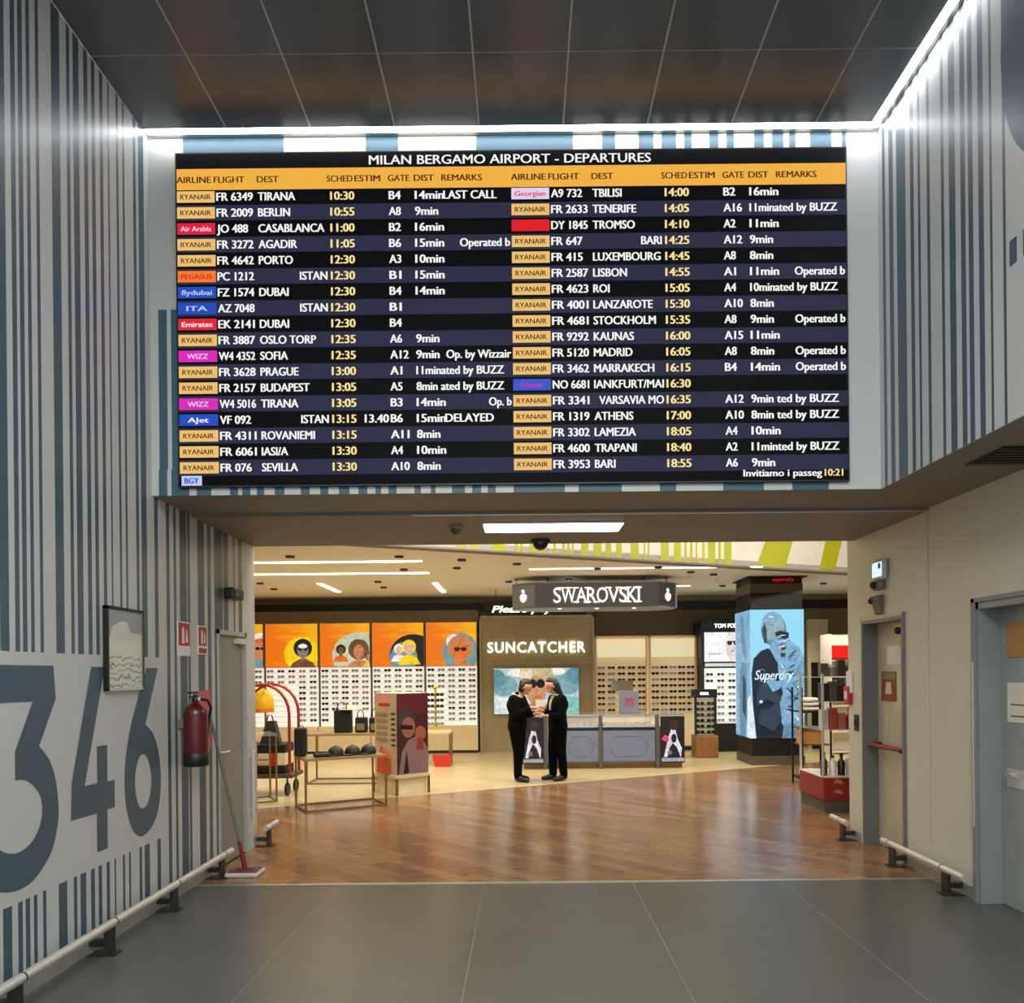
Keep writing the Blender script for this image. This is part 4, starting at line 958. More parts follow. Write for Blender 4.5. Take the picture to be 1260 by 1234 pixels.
# beige eyewear wall
YV = 16.85
t_b = []
def bxp(px): return at(px, 820, YV).x
for i, (pa, pb) in enumerate(((732, 796), (798, 856))):
    x0, x1 = bxp(pa), bxp(pb); zt = at(790, 783, YV).z
    t = thing('eyewear_display', ['beige eyewear wall unit beside the taupe shop-name panel', 'beige eyewear wall unit with lit top behind the brown swivel stand'][i], 'display unit', ((x0 + x1) / 2, YV, 0), 'beige eyewear wall units')
    mb = MB(); mb.box(x0, x1, YV, YW - .01, 0, zt, beige_back); mb.build('back_panel', t)
    mb = MB(); mb.box(x0, x0 + .035, YV - .12, YV - .001, 0, zt, beige_unit); mb.box(x1 - .035, x1, YV - .12, YV - .001, 0, zt, beige_unit); mb.box(x0, x1, YV - .12, YV - .001, zt - .03, zt + .01, beige_unit); mb.build('frame', t)
    zl = at(790, 808, YV).z
    mb = MB(); mb.box(x0 + .04, x1 - .04, YV - .03, YV - .001, zl, zt - .06, M('beige_light_panel', (240, 232, 200), .5, es=.75 if i else .45, ecol=(255, 240, 200), noise=0)); mb.build('light_panel', t)
    for r in range(8):
        z = at(790, 821 + r * 7.4, YV).z
        mb = MB(); mb.box(x0 + .04, x1 - .04, YV - .10, YV - .001, z - .045, z - .035, M('shelf_beige', (232, 214, 176), .5)); mb.build('shelf', t)
        for c in range(5):
            x = x0 + .13 + (x1 - x0 - .26) * c / 4; px = CX + x / YV * F; py = CY - (z - EYE) / YV * F
            if hidden(px, py): continue
            glasses(x, YV - .085, z - .004, f'{ORD[r]} shelf down, {ORD[c]} from left, beige unit {["beside the taupe panel", "with the lit top"][i]}', 'sunglasses on the beige wall', rg.choice([0, 0, 1, 2]), 1.25)
    mb = MB(); mb.box(x0, x1, YV - .14, YV - .001, 0, .08, dark_steel); mb.build('plinth', t)
    if i == 0:
        for nm, pa2, pb2 in (('mirror', 752, 778),):
            z0, z1 = at(760, 850, YV).z, at(760, 837, YV).z
            mb = MB(); mb.box(at(pa2, 840, YV).x, at(pb2, 840, YV).x, YV - .125, YV - .115, z0, z1, M('mirror_strip', (190, 180, 160), .1, metal=.8)); mb.build('mirror', t)
mb = MB(); mb.box(at(731, 800, YW).x, at(906, 800, YW).x, YW - .06, YW - .002, at(800, 781, YW).z, 3.07, M('header_brown2', (84, 72, 54), .6))
tag(mb.build('header_panel', None, (2.9, YW, 2.7)), 'brown panel above the beige eyewear wall', 'panel')

# black framed unit with white lit portrait
YK = 16.4
x0, x1 = at(862, 800, YK).x, at(930, 800, YK).x; kz = lambda py: at(885, py, YK).z
t = thing('eyewear_display', 'black framed eyewear unit with lit white portrait beside the ad pillar', 'display unit', ((x0 + x1) / 2, YK, 0))
mb = MB(); mb.box(x0, x1, YK, YW - .07, 0, kz(764), black_panel); mb.box(x0, x0 + .06, YK - .06, YK, 0, kz(764), black_panel); mb.build('cabinet', t)
mb = MB(); mb.box(x0 + .06, x1, YK - .06, YK - .001, kz(777), kz(764), black_panel); mb.build('header', t)
mb = MB(); p = at(878, 772.5, YK); text(mb, 'TOM FORD', (p.x, YK - .064, p.z), R_, U_, .085, lit_letter, width=33 / F * YK, bold=.03); mb.recalc = False; mb.build('lettering', t)
xa, xb = at(866, 800, YK).x, at(922, 800, YK).x
mb = MB(); mb.box(xa, xb, YK - .05, YK - .001, kz(814), kz(778), black); mb.build('lightbox', t)
A = Art(xa, xb, kz(814), kz(778), YK - .0505); A.bg(E_('print_lilac_white', (240, 234, 240), 1.15)); A.ell(.62, .50, .155, .50, E_('print_cool_skin', (222, 208, 204))); A.ell(.62, .80, .14, .22, pw)
A.ell(.555, .63, .055, .075, pk); A.ell(.69, .63, .055, .075, pk); A.put([(.5, .66), (.75, .66), (.75, .70), (.5, .70)], pk); A.put([(.70, 0), (.74, .18), (.85, .3), (1, .3), (1, 0)], pk); A.put([(.1, .24), (.36, .24), (.36, .29), (.1, .29)], E_('print_rose_text', (206, 176, 190))); A.ell(.62, .36, .03, .03, E_('print_lip', (176, 130, 130)))
A.mb.build('picture', t)
mb = MB(); mb.box(xa, xb, YK - .02, YK - .001, kz(890), kz(822), lit_white); mb.build('back_panel', t)
mb = MB(); mb.box(xa, xb, YK - .10, YK - .001, kz(820), kz(816), steel); mb.build('light_bar', t)
for r in range(8):
    z = kz(829 + r * 8.0)
    mb = MB(); mb.box(xa, xb, YK - .08, YK - .021, z - .05, z - .038, MATS['shelf_white']); mb.build('shelf', t)
    for c in range(4):
        x = xa + .10 + .235 * c; px = CX + x / YK * F; py = CY - (z - EYE) / YK * F
        if hidden(px, py): continue
        glasses(x, YK - .075, z - .01, f'{ORD[r]} shelf down, {ORD[c]} from left, under the lit white portrait', 'sunglasses under the white portrait', rg.choice([0, 2, 2]), 1.2)
mb = MB(); mb.box(x0 + .06, x1, YK - .12, YK - .001, 0, kz(893), black_panel); mb.build('base', t)

# brown swivel stand
p = onfloor(867, 931); YP = p.y
t = thing('swivel_stand', 'dark eyewear stand with wooden base in front of the beige wall', 'display stand', p)
zq = lambda py: at(867, py, YP).z
wx = 13.5 / F * YP
mb = MB(); mb.box(p.x - wx, p.x + wx * 1.05, p.y - wx, p.y + wx, 0, zq(904), M('stand_wood', (146, 96, 48), .5, noise=.2, scale=5, stretch=(6, 6, .4)), bev=.02); mb.build('base', t)
mb = MB(); mb.box(p.x - wx * .9, p.x + wx * .9, p.y - .05, p.y + wx * .9, zq(904), zq(858), M('stand_back', (206, 196, 160), .4, es=.3, ecol=(230, 216, 176), noise=0)); mb.build('back_panel', t)  # back panel given a faint glow so that it looks brighter
mb = MB(); mb.box(p.x - wx, p.x + wx, p.y - wx * .8, p.y + wx * .9, zq(858), zq(848), black_panel); mb.build('header', t)
mb = MB(); text(mb, 'PERSOL', (p.x - .03, p.y - wx * .8 - .003, zq(854.5)), R_, U_, .05, lit_letter, width=.17, bold=.02, align='C'); mb.recalc = False; mb.build('lettering', t)
mb = MB()
for s in (-1, 1): mb.box(p.x + s * wx * .9 - .015, p.x + s * wx * .9 + .015, p.y - wx * .7, p.y - .05, zq(904), zq(858), black)
mb.build('side_frame', t)
for r in range(6):
    z = zq(865 + r * 7)
    mb = MB(); mb.box(p.x - wx * .88, p.x + wx * .88, p.y - wx * .6, p.y - .05, z - .035, z - .023, black); mb.build('shelf', t)
    for c in range(2):
        glasses(p.x - .11 + .22 * c, p.y - wx * .55, z, f'{ORD[r]} shelf down, {["left", "right"][c]} pair on the dark wooden-based stand', 'sunglasses on the swivel stand', rg.choice([0, 1, 1]), 1.35)

# ------------------------------------------------------------------ hanging signs
YH = 13.5
sa, sb = at(630, 732, YH).x, at(836, 732, YH).x; z0, z1 = at(735, 746.5, YH).z, at(735, 717, YH).z
t = thing('hanging_sign', 'grey faceted hanging shop sign with white serif lettering', 'sign', ((sa + sb) / 2, YH, z0))
sg = M('sign_grey', (96, 104, 120), .45, noise=.02); sg2 = M('sign_light_grey', (140, 148, 164), .45, noise=.02)
b0, b1 = at(658, 732, YH).x, at(812, 732, YH).x
fp = [(sa, YH + .28), (b0, YH), (b1, YH), (sb, YH + .28), (sb, YH + .62), (b1, YH + .9), (b0, YH + .9), (sa, YH + .62)]
mb = MB(); mb.poly([(x, y, z0) for x, y in fp], sg, (0, 0, z1 - z0)); mb.build('body', t)
mb = MB(); k = .985
ring = [(x * 1 + (0), y, z0 - .012) for x, y in fp]
mb.poly(ring, sg2, (0, 0, .011)); mb.poly([(x, y, z1 + .001) for x, y in fp], sg2, (0, 0, .02)); mb.build('trim', t)
mb = MB(); fpn = M('sign_face', (120, 122, 128), .4)
dL = Vector((b0 - sa, -.28, 0)).normalized()
mb.poly([(sa + .01, YH + .28 - .012, z0 + .01), (b0, YH - .004, z0 + .01), (b0, YH - .004, z1 - .01), (sa + .01, YH + .28 - .012, z1 - .01)], sg2)
edge = M('sign_edge', (226, 226, 224), .3)
mb.poly([(sb - .02, YH + .256, z0), (sb + .012, YH + .28, z0), (sb + .012, YH + .28, z1), (sb - .02, YH + .256, z1)], edge, (0, .02, 0)); mb.recalc = False; mb.build('side_face', t)
mb = MB(); p = at(681, 741, YH); zb_ = at(735, 741, YH).z; capS = .265; tot = 107 / F * YH
WID = {'S': .85, 'W': 1.62, 'A': 1.2, 'R': 1.05, 'O': 1.25, 'V': 1.2, 'K': 1.12, 'I': .32}
SER = {'W': [(0, 1), (.5, 1), (1, 1)], 'A': [(0, 0), (1, 0)], 'R': [(.08, 0), (.08, 1), (1, 0)], 'V': [(0, 1), (1, 1)], 'K': [(.08, 0), (.08, 1), (.95, 0), (.92, 1)], 'I': [(.5, 0), (.5, 1)]}
un_ = tot / (sum(WID[c] for c in 'SWAROVSKI') + .05 * 8); xx = p.x
for c in 'SWAROVSKI':
    w_ = WID[c] * un_; ins = .12 * w_ if c == 'I' else 0
    text(mb, c, (xx + ins, YH - .02, zb_), R_, U_, capS, lit_letter, width=w_ - 2 * ins - (.12 * w_ if c == 'I' else 0), bold=-.006, depth=(0, .018, 0))
    for a_, b_ in SER.get(c, []):
        cx_ = xx + a_ * w_; sw = .055 if c != 'I' else .05
        mb.box(cx_ - sw, cx_ + sw, YH - .02, YH - .002, zb_ + b_ * (capS - .018), zb_ + b_ * (capS - .018) + .018, lit_letter)
    xx += w_ + .05 * un_
mb.build('lettering', t)
def swan(mb, ox, oy, zc, r, dx):
    R = Vector(dx).normalized(); n = Vector((R.y, -R.x, 0)); o_ = Vector((ox, oy, zc)) + n * .012
    pts = [(-.1, 1.0), (.25, .85), (.32, .55), (.05, .30), (.3, .28), (.75, .1), (.8, -.3), (.45, -.8), (-.1, -.95), (-.6, -.6), (-.75, -.1), (-.5, .2), (-.15, .42), (-.05, .6), (-.35, .6), (-.4, .8)]
    mb.poly([o_ + R * (a * r * .8) + Vector((0, 0, b * r)) for a, b in pts], lit_letter, -n * .01)
mb = MB(); swan(mb, (sa + b0) / 2 + .0, YH + .14, (z0 + z1) / 2, .12, (b0 - sa, -.28, 0)); mb.build('emblem', t)
mb = MB(); swan(mb, (sb + b1) / 2 - .01, YH + .13, (z0 + z1) / 2, .12, (sb - b1, .28, 0)); mb.build('emblem', t)
for q in (.2, .5, .8):
    mb = MB(); mb.lathe((b0 + (b1 - b0) * q, YH + .12, z0 - .03), [(.03, 0), (.035, .004), (.035, .018)], lit_letter, 12); mb.build('spotlight', t)
for px in (635, 675, 797, 826):
    x = at(px, 732, YH).x
    mb = MB(); mb.tube([(x, YH + .45, z1 + .02), (x, YH + .45, ZSH)], .008, dark_steel, 6); mb.lathe((x, YH + .45, ZSH - .02), [(.03, 0), (.03, .019)], dark_steel, 10); mb.build('suspension_rod', t)
YQ = 15.6
xa, xb = at(597, 747, YQ).x, at(722, 747, YQ).x; z0, z1 = at(660, 757, YQ).z, at(660, 738, YQ).z
t = thing('pay_sign', 'black hanging sign with white slanted words half hidden behind the grey sign', 'sign', ((xa + xb) / 2, YQ, z0))
mb = MB(); mb.box(xa, xb, YQ, YQ + .08, z0, z1, black_panel); mb.build('board', t)
mb = MB(); p = at(605, 752, YQ); text(mb, 'Please pay here', (p.x, YQ - .004, at(660, 753, YQ).z), R_, U_, .135, lit_letter, width=112 / F * YQ, bold=.025, shear=.25); mb.recalc = False; mb.build('lettering', t)
for px in (610, 660, 712):
    x = at(px, 740, YQ).x; mb = MB(); mb.tube([(x, YQ + .04, z1), (x, YQ + .04, ZSH)], .008, dark_steel, 6); mb.build('suspension_rod', t)

# ------------------------------------------------------------------ counter
YC = 13.6
cxp = lambda px: at(px, 915, YC).x
czp = lambda py: at(740, py, YC).z
xa, xb = cxp(643), cxp(842)
t = thing('sales_counter', 'grey glass-topped sales counter with black and white pictures at both ends', 'counter', ((xa + xb) / 2, YC, 0))
cg = M('counter_grey', (112, 121, 148), .35, noise=.02); cpost = M('counter_post', (86, 78, 70), .45); cbr = M('counter_kick', (138, 112, 64), .5)
zt = czp(880)
posts = [645, 672, 692, 739, 811]
mb = MB(); mb.box(xa, xb, YC + .03, YC + .85, .10, czp(898), cg); mb.build('body', t)
mb = MB(); mb.box(xa + .02, xb - .02, YC + .08, YC + .8, 0, .10, cbr); mb.box(xa, xb, YC + .0, YC + .03, .095, .125, cpost); mb.build('plinth', t)
for px in (671, 691.5, 739, 809):
    mb = MB(); mb.box(cxp(px - 2.2), cxp(px + 2.2), YC - .015, YC + .05, .0, zt, cpost); mb.build('post', t)
for pa, pb in ((694, 737), (742, 806)):
    mb = MB(); mb.box(cxp(pa), cxp(pb), YC + .005, YC + .029, .13, czp(899), cg)
    a, b = cxp(pa), cxp(pb); m_ = (a + b) / 2
    for q0, q1 in ((.12, .88),):
        u0, u1 = a + (b - a) * q0, a + (b - a) * q1; zc = (.13 + czp(899)) / 2; hh = (czp(899) - .13) * .33
        mb.tube([(u0 + .1, YC + .003, zc - hh), (u1 - .1, YC + .003, zc - hh), (u1, YC + .003, zc), (u1 - .1, YC + .003, zc + hh), (u0 + .1, YC + .003, zc + hh), (u0, YC + .003, zc)], .006, M('counter_line', (112, 116, 128), .4), 6, closed=True)
    mb.build('front_panel', t)
    mb = MB(); mb.box(a, b, YC + .0, YC + .02, czp(898), czp(895), black); mb.box(a, b, YC + .04, YC + .8, czp(896), czp(893), M('case_floor', (186, 196, 212), .2, metal=.5)); mb.build('case_tray', t)
    mb = MB(); mb.box(a, b, YC + .008, YC + .014, czp(895), zt - .015, glass); mb.build('case_glass', t)
    for k in range(5):
        mb = MB(); xx = a + (b - a) * (k + .5) / 5
        mb.box(xx - .045, xx + .045, YC + .15, YC + .27, czp(893), czp(893) + .05, steel if k % 2 else white_p, bev=.01)
        o_ = mb.build('jewellery_box', None, (xx, YC + .2, czp(893)))
        tag(o_, f'small {"silver" if k % 2 else "white"} box inside the {"left" if pa == 694 else "right"} glass case of the counter, {ORD[k]} from left', 'box', 'boxes in the counter glass case')
mb = MB(); mb.box(xa, xb, YC - .01, YC + .85, zt - .015, zt + .01, M('counter_top', (176, 178, 182), .12, metal=.5)); mb.build('countertop', t)
for q, (pa, pb) in enumerate(((643, 669), (813, 842))):
    a, b = cxp(pa), cxp(pb); zz0, zz1 = czp(938), czp(882)
    mb = MB(); mb.box(a, b, YC - .03, YC + .029, zz0, zz1, black); mb.build('picture_frame', t)
    A = Art(a + .01, b - .01, zz0 + .01, zz1 - .01, YC - .0305); A.bg(E_('print_night', (24, 22, 26), .8)); asp = (zz1 - zz0) / (b - a)
    A.put([(.1, .1), (.3, .55), (.45, .75), (.62, .72), (.72, .5), (.9, .3), (.85, .08), (.7, .3), (.5, .42), (.35, .3), (.25, .1)], E_('print_cool_white', (226, 220, 232), .95))
    A.ell(.55, .82, .2, .12, E_('print_deep_brown', (62, 34, 30), .8)); A.ell(.55, .52, .12, .1, pk); A.ell(.36, .2, .1, .05, pgrey)
    A.put([(0, .0), (1, .0), (1, .08), (0, .08)], E_('print_silver', (176, 172, 182), .8))
    if q: A.put([(0, .52), (.15, .6), (.3, .56), (.3, .44), (.12, .46), (0, .5)], E_('print_pink', (226, 60, 110), .95))
    A.mb.build('picture', t)
p = at(774, 880, YC + .3)
t = thing('display_card', 'grey countertop sign with red print standing on the sales counter', 'sign', (p.x, YC + .3, zt + .01))
mb = MB(); hx = 12 / F * (YC + .3); zz = zt + .42
mb.box(p.x - hx, p.x + hx, YC + .28, YC + .32, zt + .0105, zz, M('card_grey', (112, 110, 124), .5), bev=.008); mb.build('board', t)
mb = MB(); A = Art(p.x - hx, p.x + hx, zt + .02, zz, YC + .2795); A.put([(.3, .32), (.72, .32), (.72, .66), (.3, .66)], M('card_red', (150, 60, 78), .5)); A.put([(.36, .45), (.66, .45), (.66, .5), (.36, .5)], MATS['card_grey']); A.put([(.36, .38), (.66, .38), (.66, .41), (.36, .41)], MATS['card_grey']); A.mb.build('print', t)

# ------------------------------------------------------------------ ad pillar
px0, px1, py0, py1 = 4.08, 5.03, 13.9, 14.85
pz = lambda py: at(957, py, py0).z
t = thing('advertising_pillar', 'square black pillar with a lit blue portrait of a person in sunglasses', 'pillar', ((px0 + px1) / 2, (py0 + py1) / 2, 0))
mb = MB(); mb.box(px0 + .01, px1 - .01, py0 + .01, py1 - .01, 0, ZSH, black_panel); mb.build('core', t)
mb = MB(); mb.box(px0 - .01, px1 + .01, py0 - .01, py1, 0, pz(930), M('pillar_plinth', (82, 76, 62), .45)); mb.build('plinth', t)
mb = MB(); mb.box(px0, px1, py0 - .0, py1, pz(729), pz(718), M('pillar_band', (88, 82, 72), .45)); mb.box(px0 - .06, px1 + .06, py0 - .06, py1, ZSH - .02, ZSH - .001, black_panel); mb.build('cornice', t)
mb = MB(); text(mb, 'superdry', (px0 + .60, py0 - .003, pz(715)), R_, U_, .07, E_('print_red_script', (190, 30, 36)), width=.40, align='C', shear=.3); mb.recalc = False; mb.build('lettering', t)
z0, z1 = pz(908), pz(750)
mb = MB(); mb.box(px0 - .012, px1 + .006, py0 - .012, py1, z0, z1, M('lightbox_edge', (200, 225, 235), .4, es=.9, ecol=(190, 228, 242), noise=0)); mb.build('lightbox', t)
b_sky = M('blue_sky_plain_print', (50, 74, 84), .45, es=1.0, ecol=(142, 212, 238), noise=0)
b_sky2, b_mid, b_dk, b_lt, b_wh = E_('blue_sky_print', (142, 212, 238)), E_('blue_mid_print', (96, 140, 170)), E_('blue_dark_print', (22, 38, 54)), E_('blue_light_print', (126, 174, 210)), E_('blue_white_print', (222, 240, 248))
b_dk2, b_sk = E_('blue_deep_print', (46, 64, 82)), E_('blue_skin_print', (142, 174, 188))
A = Art(px0 - .01, px1 + .004, z0, z1, py0 - .0125); A.bg(b_sky)
A.put([(0, 0), (.08, 0), (.06, .25), (0, .3)], b_wh)
# raised arm and hands in front of the face, dark jacket, pale sleeve
A.put([(.10, .0), (.04, .25), (.02, .5), (.06, .62), (.2, .68), (.34, .70), (.52, .62), (.7, .45), (.82, .2), (.8, 0)], b_dk)
A.ell(.44, .84, .24, .125, b_mid); A.ell(.43, .86, .21, .115, b_sk); A.put([(.24, .86), (.22, .92), (.3, .97), (.44, .985), (.58, .96), (.62, .92), (.5, .94), (.36, .93), (.28, .9)], b_lt)
A.put([(.26, .74), (.22, .84), (.27, .9), (.31, .84), (.32, .74)], b_dk2)
A.put([(.36, .70), (.48, .60), (.6, .56), (.66, .68), (.6, .80), (.46, .78), (.4, .76)], b_lt)
A.put([(.46, .82), (.56, .835), (.72, .82), (.72, .78), (.64, .765), (.56, .79), (.48, .79)], b_dk)
A.put([(.55, .72), (.72, .77), (.92, .70), (1.0, .62), (1.0, .1), (.88, .04), (.62, .08), (.48, .2), (.6, .35), (.52, .5), (.5, .62)], b_lt)
A.put([(.6, .76), (.68, .74), (.72, .66), (.64, .62), (.56, .66)], b_sk); A.put([(.58, .71), (.68, .72), (.66, .69), (.58, .68)], b_dk2); A.put([(.56, .66), (.66, .66), (.64, .63), (.57, .63)], b_dk2)
rp = random.Random(5)
def fold(x0_, y0_, x1_, y1_, w_, mt, bend):
    n_ = 8; up_ = [(x0_ + (x1_ - x0_) * k / n_, y0_ + (y1_ - y0_) * k / n_ + bend * math.sin(PI * k / n_)) for k in range(n_ + 1)]
    A.put(up_ + [(x, y - w_ * math.sin(PI * k / n_) - .002) for k, (x, y) in list(enumerate(up_))[::-1]], mt)
for q in range(26):
    xa_ = rp.uniform(.54, .86); ya_ = rp.uniform(.14, .62)
    fold(xa_, ya_, xa_ + rp.uniform(.06, .2), ya_ + rp.uniform(-.10, .07), rp.uniform(.006, .022), rp.choice([b_mid, b_wh, b_dk2, b_dk2, b_mid]), rp.uniform(-.03, .03))
for q in range(12):
    xa_ = rp.uniform(.24, .52); ya_ = rp.uniform(.86, .96)
    fold(xa_, ya_, xa_ + rp.uniform(.06, .14), ya_ + rp.uniform(-.03, .02), rp.uniform(.003, .008), rp.choice([b_mid, b_wh, b_lt]), rp.uniform(.0, .02))
for q in range(5):
    ya_ = .70 + q * .022; fold(.5, ya_, .66, ya_ + .012, .006, b_dk2 if q % 2 else b_wh, .008)
for q in range(14):
    xa_ = rp.uniform(.12, .45); ya_ = rp.uniform(.06, .62)
    fold(xa_, ya_, xa_ + rp.uniform(.06, .16), ya_ + rp.uniform(-.06, .06), rp.uniform(.005, .015), rp.choice([b_dk2, b_mid]), rp.uniform(-.02, .02))
A.put([(.1, .25), (.3, .30), (.5, .26), (.56, .3), (.45, .42), (.25, .44), (.1, .38)], b_dk2); A.put([(.28, .44), (.4, .36), (.52, .38), (.7, .5), (.66, .53), (.5, .44), (.34, .47)], b_lt)
A.put([(.12, .12), (.4, .05), (.56, .14), (.52, .3), (.3, .22), (.14, .2)], b_dk2); A.ell(.18, .285, .03, .012, b_wh)
A.put([(.56, .0), (.6, .1), (.82, .12), (.95, .0)], b_mid)
k0 = A.k
A.mb.recalc = False; A.mb.build('picture', t)
mb = MB(); text(mb, 'Superdry', (px0 + .05, py0 - .0125 - .0006 * (k0 + 4), pz(836)), R_, U_, .17, b_wh, width=.70, shear=.28, bold=.02); mb.recalc = False; mb.build('script_lettering', t)
A = Art(0, 1, z0, z1, 0, org=Vector((px0 - .0125, py1 - .02, 0)), ex=Vector((0, -(py1 - py0), 0))); A.bg(b_lt); A.put([(.35, .98), (.55, .95), (.6, .8), (.75, .72), (.7, .6), (.45, .68), (.4, .82)], b_mid); A.put([(.3, .0), (.2, .4), (.4, .6), (.75, .58), (.8, .2), (.6, 0)], b_mid); A.put([(.45, .2), (.5, .5), (.7, .45), (.68, .15)], b_dk2); A.put([(.75, 0), (.8, .3), (1, .34), (1, 0)], b_wh); A.mb.build('side_picture', t)

# ------------------------------------------------------------------ far right of the shop
YR = 16.6
x0, x1 = at(994, 800, YR).x, at(1019, 800, YR).x
t = thing('fitting_cabin', 'beige upright panel with a dark doorway right of the ad pillar', 'partition', ((x0 + x1) / 2, YR, 0))
mb = MB(); za = at(1005, 815, YR).z; zb = at(1005, 762, YR).z; xd0, xd1 = at(998, 800, YR).x, at(1013, 800, YR).x
mb.box(x0, x1, YR, YR + .08, za, zb, M('cabin_beige', (176, 160, 128), .5)); mb.box(x0, xd0, YR, YR + .08, 0, za, MATS['cabin_beige']); mb.box(xd1, x1, YR, YR + .08, 0, za, MATS['cabin_beige']); mb.build('panel', t)
mb = MB(); mb.box(xd0, xd1, YR + .07, YR + .10, .01, za, black_panel); mb.build('doorway', t)
mb = MB(); mb.ell((xd1 + .12, YR - .02, 1.55), .02, .02, .02, black, 10, 6); mb.build('knob', t)
YR2 = 15.6
x0, x1 = at(1021, 800, YR2).x, at(1062, 800, YR2).x; rz = lambda py: at(1035, py, YR2).z
t = thing('shelf_unit', 'tall white shop shelf with a red panel near the right passage wall', 'shelf', ((x0 + x1) / 2, YR2, 0))
mb = MB(); mb.box(x0, x1, YR2 + .3, YR2 + .5, 0, rz(780), M('unit_white', (232, 222, 204), .5)); mb.box(x0, x0 + .04, YR2, YR2 + .3, 0, rz(780), MATS['unit_white']); mb.build('frame', t)
mb = MB(); mb.box(x0 + .04, x1, YR2 - .01, YR2 + .3, rz(809), rz(794), M('panel_red', (216, 16, 14), .4, es=.25, ecol=(230, 20, 16), noise=0)); mb.build('red_panel', t)
for py in (793, 812, 822, 832, 856, 868, 900, 925):
    mb = MB(); mb.box(x0 + .04, x1, YR2, YR2 + .3, rz(py) - .02, rz(py), MATS['unit_white']); mb.build('shelf', t)
pcol = [M('box_grey', (110, 100, 96), .4), M('box_dark', (50, 44, 46), .4), M('box_pale', (216, 206, 190), .4), M('box_red', (170, 40, 40), .4)]
for k in range(4):
    xx = x0 + .09 + k * .11; mb = MB(); mb.box(xx, xx + .085, YR2 + .05, YR2 + .2, rz(856), rz(856) + .33, pcol[k % 2]); o_ = mb.build('product_box', None, (xx, YR2 + .1, rz(856)))
    tag(o_, f'tall {["grey", "dark"][k % 2]} box on the white shelf below the red panel, {ORD[k]} from left', 'box', 'boxes on the white shelf')

# gondola near the passage
g0, g1, h0, h1 = 3.55, 4.30, 9.2, 10.0
t = thing('gift_gondola', 'low shop shelf with red drawer base at the right passage corner', 'shelf', ((g0 + g1) / 2, (h0 + h1) / 2, 0))
gz = lambda py: at(1028, py, h0).z
mb = MB(); mb.box(g0, g1, h0, h1, .14, gz(957), M('gondola_red', (146, 38, 36), .4), bev=.012); mb.build('base', t)
mb = MB(); mb.box(g0 + .02, g1, h0 + .02, h1, 0, .14, M('gondola_kick', (92, 86, 72), .6)); mb.build('plinth', t)
mb = MB()
for zz in (.36, .24): mb.add([(g0 + .12, h0 - .001, zz), (g0 + .24, h0 - .001, zz - .02), (g0 + .22, h0 - .001, zz + .02), (g0 + .16, h0 - .001, zz + .04)], [(0, 1, 2, 3)], M('mark_pale', (200, 120, 110), .5))
mb.build('label_print', t)
for zz in (gz(957) + .012, .98, 1.32, 1.62):
    mb = MB(); mb.box(g0, g1, h0 + .02, h1, zz - .012, zz, glass if zz > .6 else white_p); mb.build('shelf', t)
mb = MB()
for a in (g0 + .015, g1 - .015):
    for b in (h0 + .035, h1 - .02): mb.box(a - .012, a + .012, b - .012, b + .012, gz(957), 1.66, steel)
mb.build('upright', t)
items = [('bottle', (230, 226, 214), .05, .20, 0), ('bottle', (26, 24, 26), .045, .24, 1), ('jar', (222, 216, 200), .07, .15, 2), ('bottle', (40, 36, 36), .05, .26, 3)]
def prod(x, y, z, kind, col, r, h, label, grp):
    mb = MB(); m_ = M('product_%d_%d_%d' % col, col, .3)
    if kind == 'bottle':
        tt = thing('bottle', label, 'bottle', (x, y, z), grp)
        mb.lathe((x, y, z), [(r, 0), (r, h * .6), (r * .4, h * .75), (r * .38, h * .88)], m_, 12); mb.build('body', tt)
        mb = MB(); mb.lathe((x, y, z + h * .88), [(r * .45, 0), (r * .45, h * .12)], black, 12); mb.build('cap', tt)
    elif kind == 'jar':
        tt = thing('jar', label, 'jar', (x, y, z), grp)
        mb.lathe((x, y, z), [(r * .9, 0), (r, .02), (r, h * .75)], m_, 14); mb.build('body', tt)
        mb = MB(); mb.lathe((x, y, z + h * .75), [(r * 1.03, 0), (r * 1.03, h * .25)], white_p, 14); mb.build('lid', tt)
    else:
        mb.box(x - r, x + r, y - r, y + r, z, z + h, m_, bev=.006); tag(mb.build('gift_box', None, (x, y, z)), label, 'box', grp)
rows = [(gz(957) + .013, ['lowest'], [('bottle', (60, 60, 66), .042, .28), ('bottle', (236, 232, 222), .045, .24), ('bottle', (22, 20, 24), .045, .26), ('jar', (232, 226, 210), .048, .2), ('bottle', (150, 60, 60), .042, .25)]),
        (.981, ['second'], [('box', (196, 198, 196), .045, .24), ('box', (178, 70, 62), .048, .26), ('box', (190, 110, 90), .045, .2), ('bottle', (160, 60, 56), .045, .26), ('box', (220, 206, 190), .045, .22)]),
        (1.321, ['third'], [('box', (40, 34, 42), .048, .22), ('box', (94, 84, 94), .045, .24), ('box', (36, 30, 36), .048, .2), ('bottle', (90, 80, 90), .045, .24), ('box', (150, 140, 146), .045, .22)]),
        (1.621, ['top'], [('box', (96, 92, 88), .045, .16), ('jar', (150, 146, 130), .048, .15), ('box', (70, 60, 66), .045, .2), ('bottle', (120, 100, 96), .045, .2), ('box', (180, 170, 150), .04, .16)])]
for zz, nm, its in rows:
    for k, (kd, cl, r, h) in enumerate(its):
        prod(g0 + .065 + k * .105, h0 + .14, zz + .001, kd, cl, r, h, f'{kd if kd != "box" else "small box"} on the {nm[0]} shelf of the red-based stand, {ORD[k]} from left', 'goods on the red-based stand')
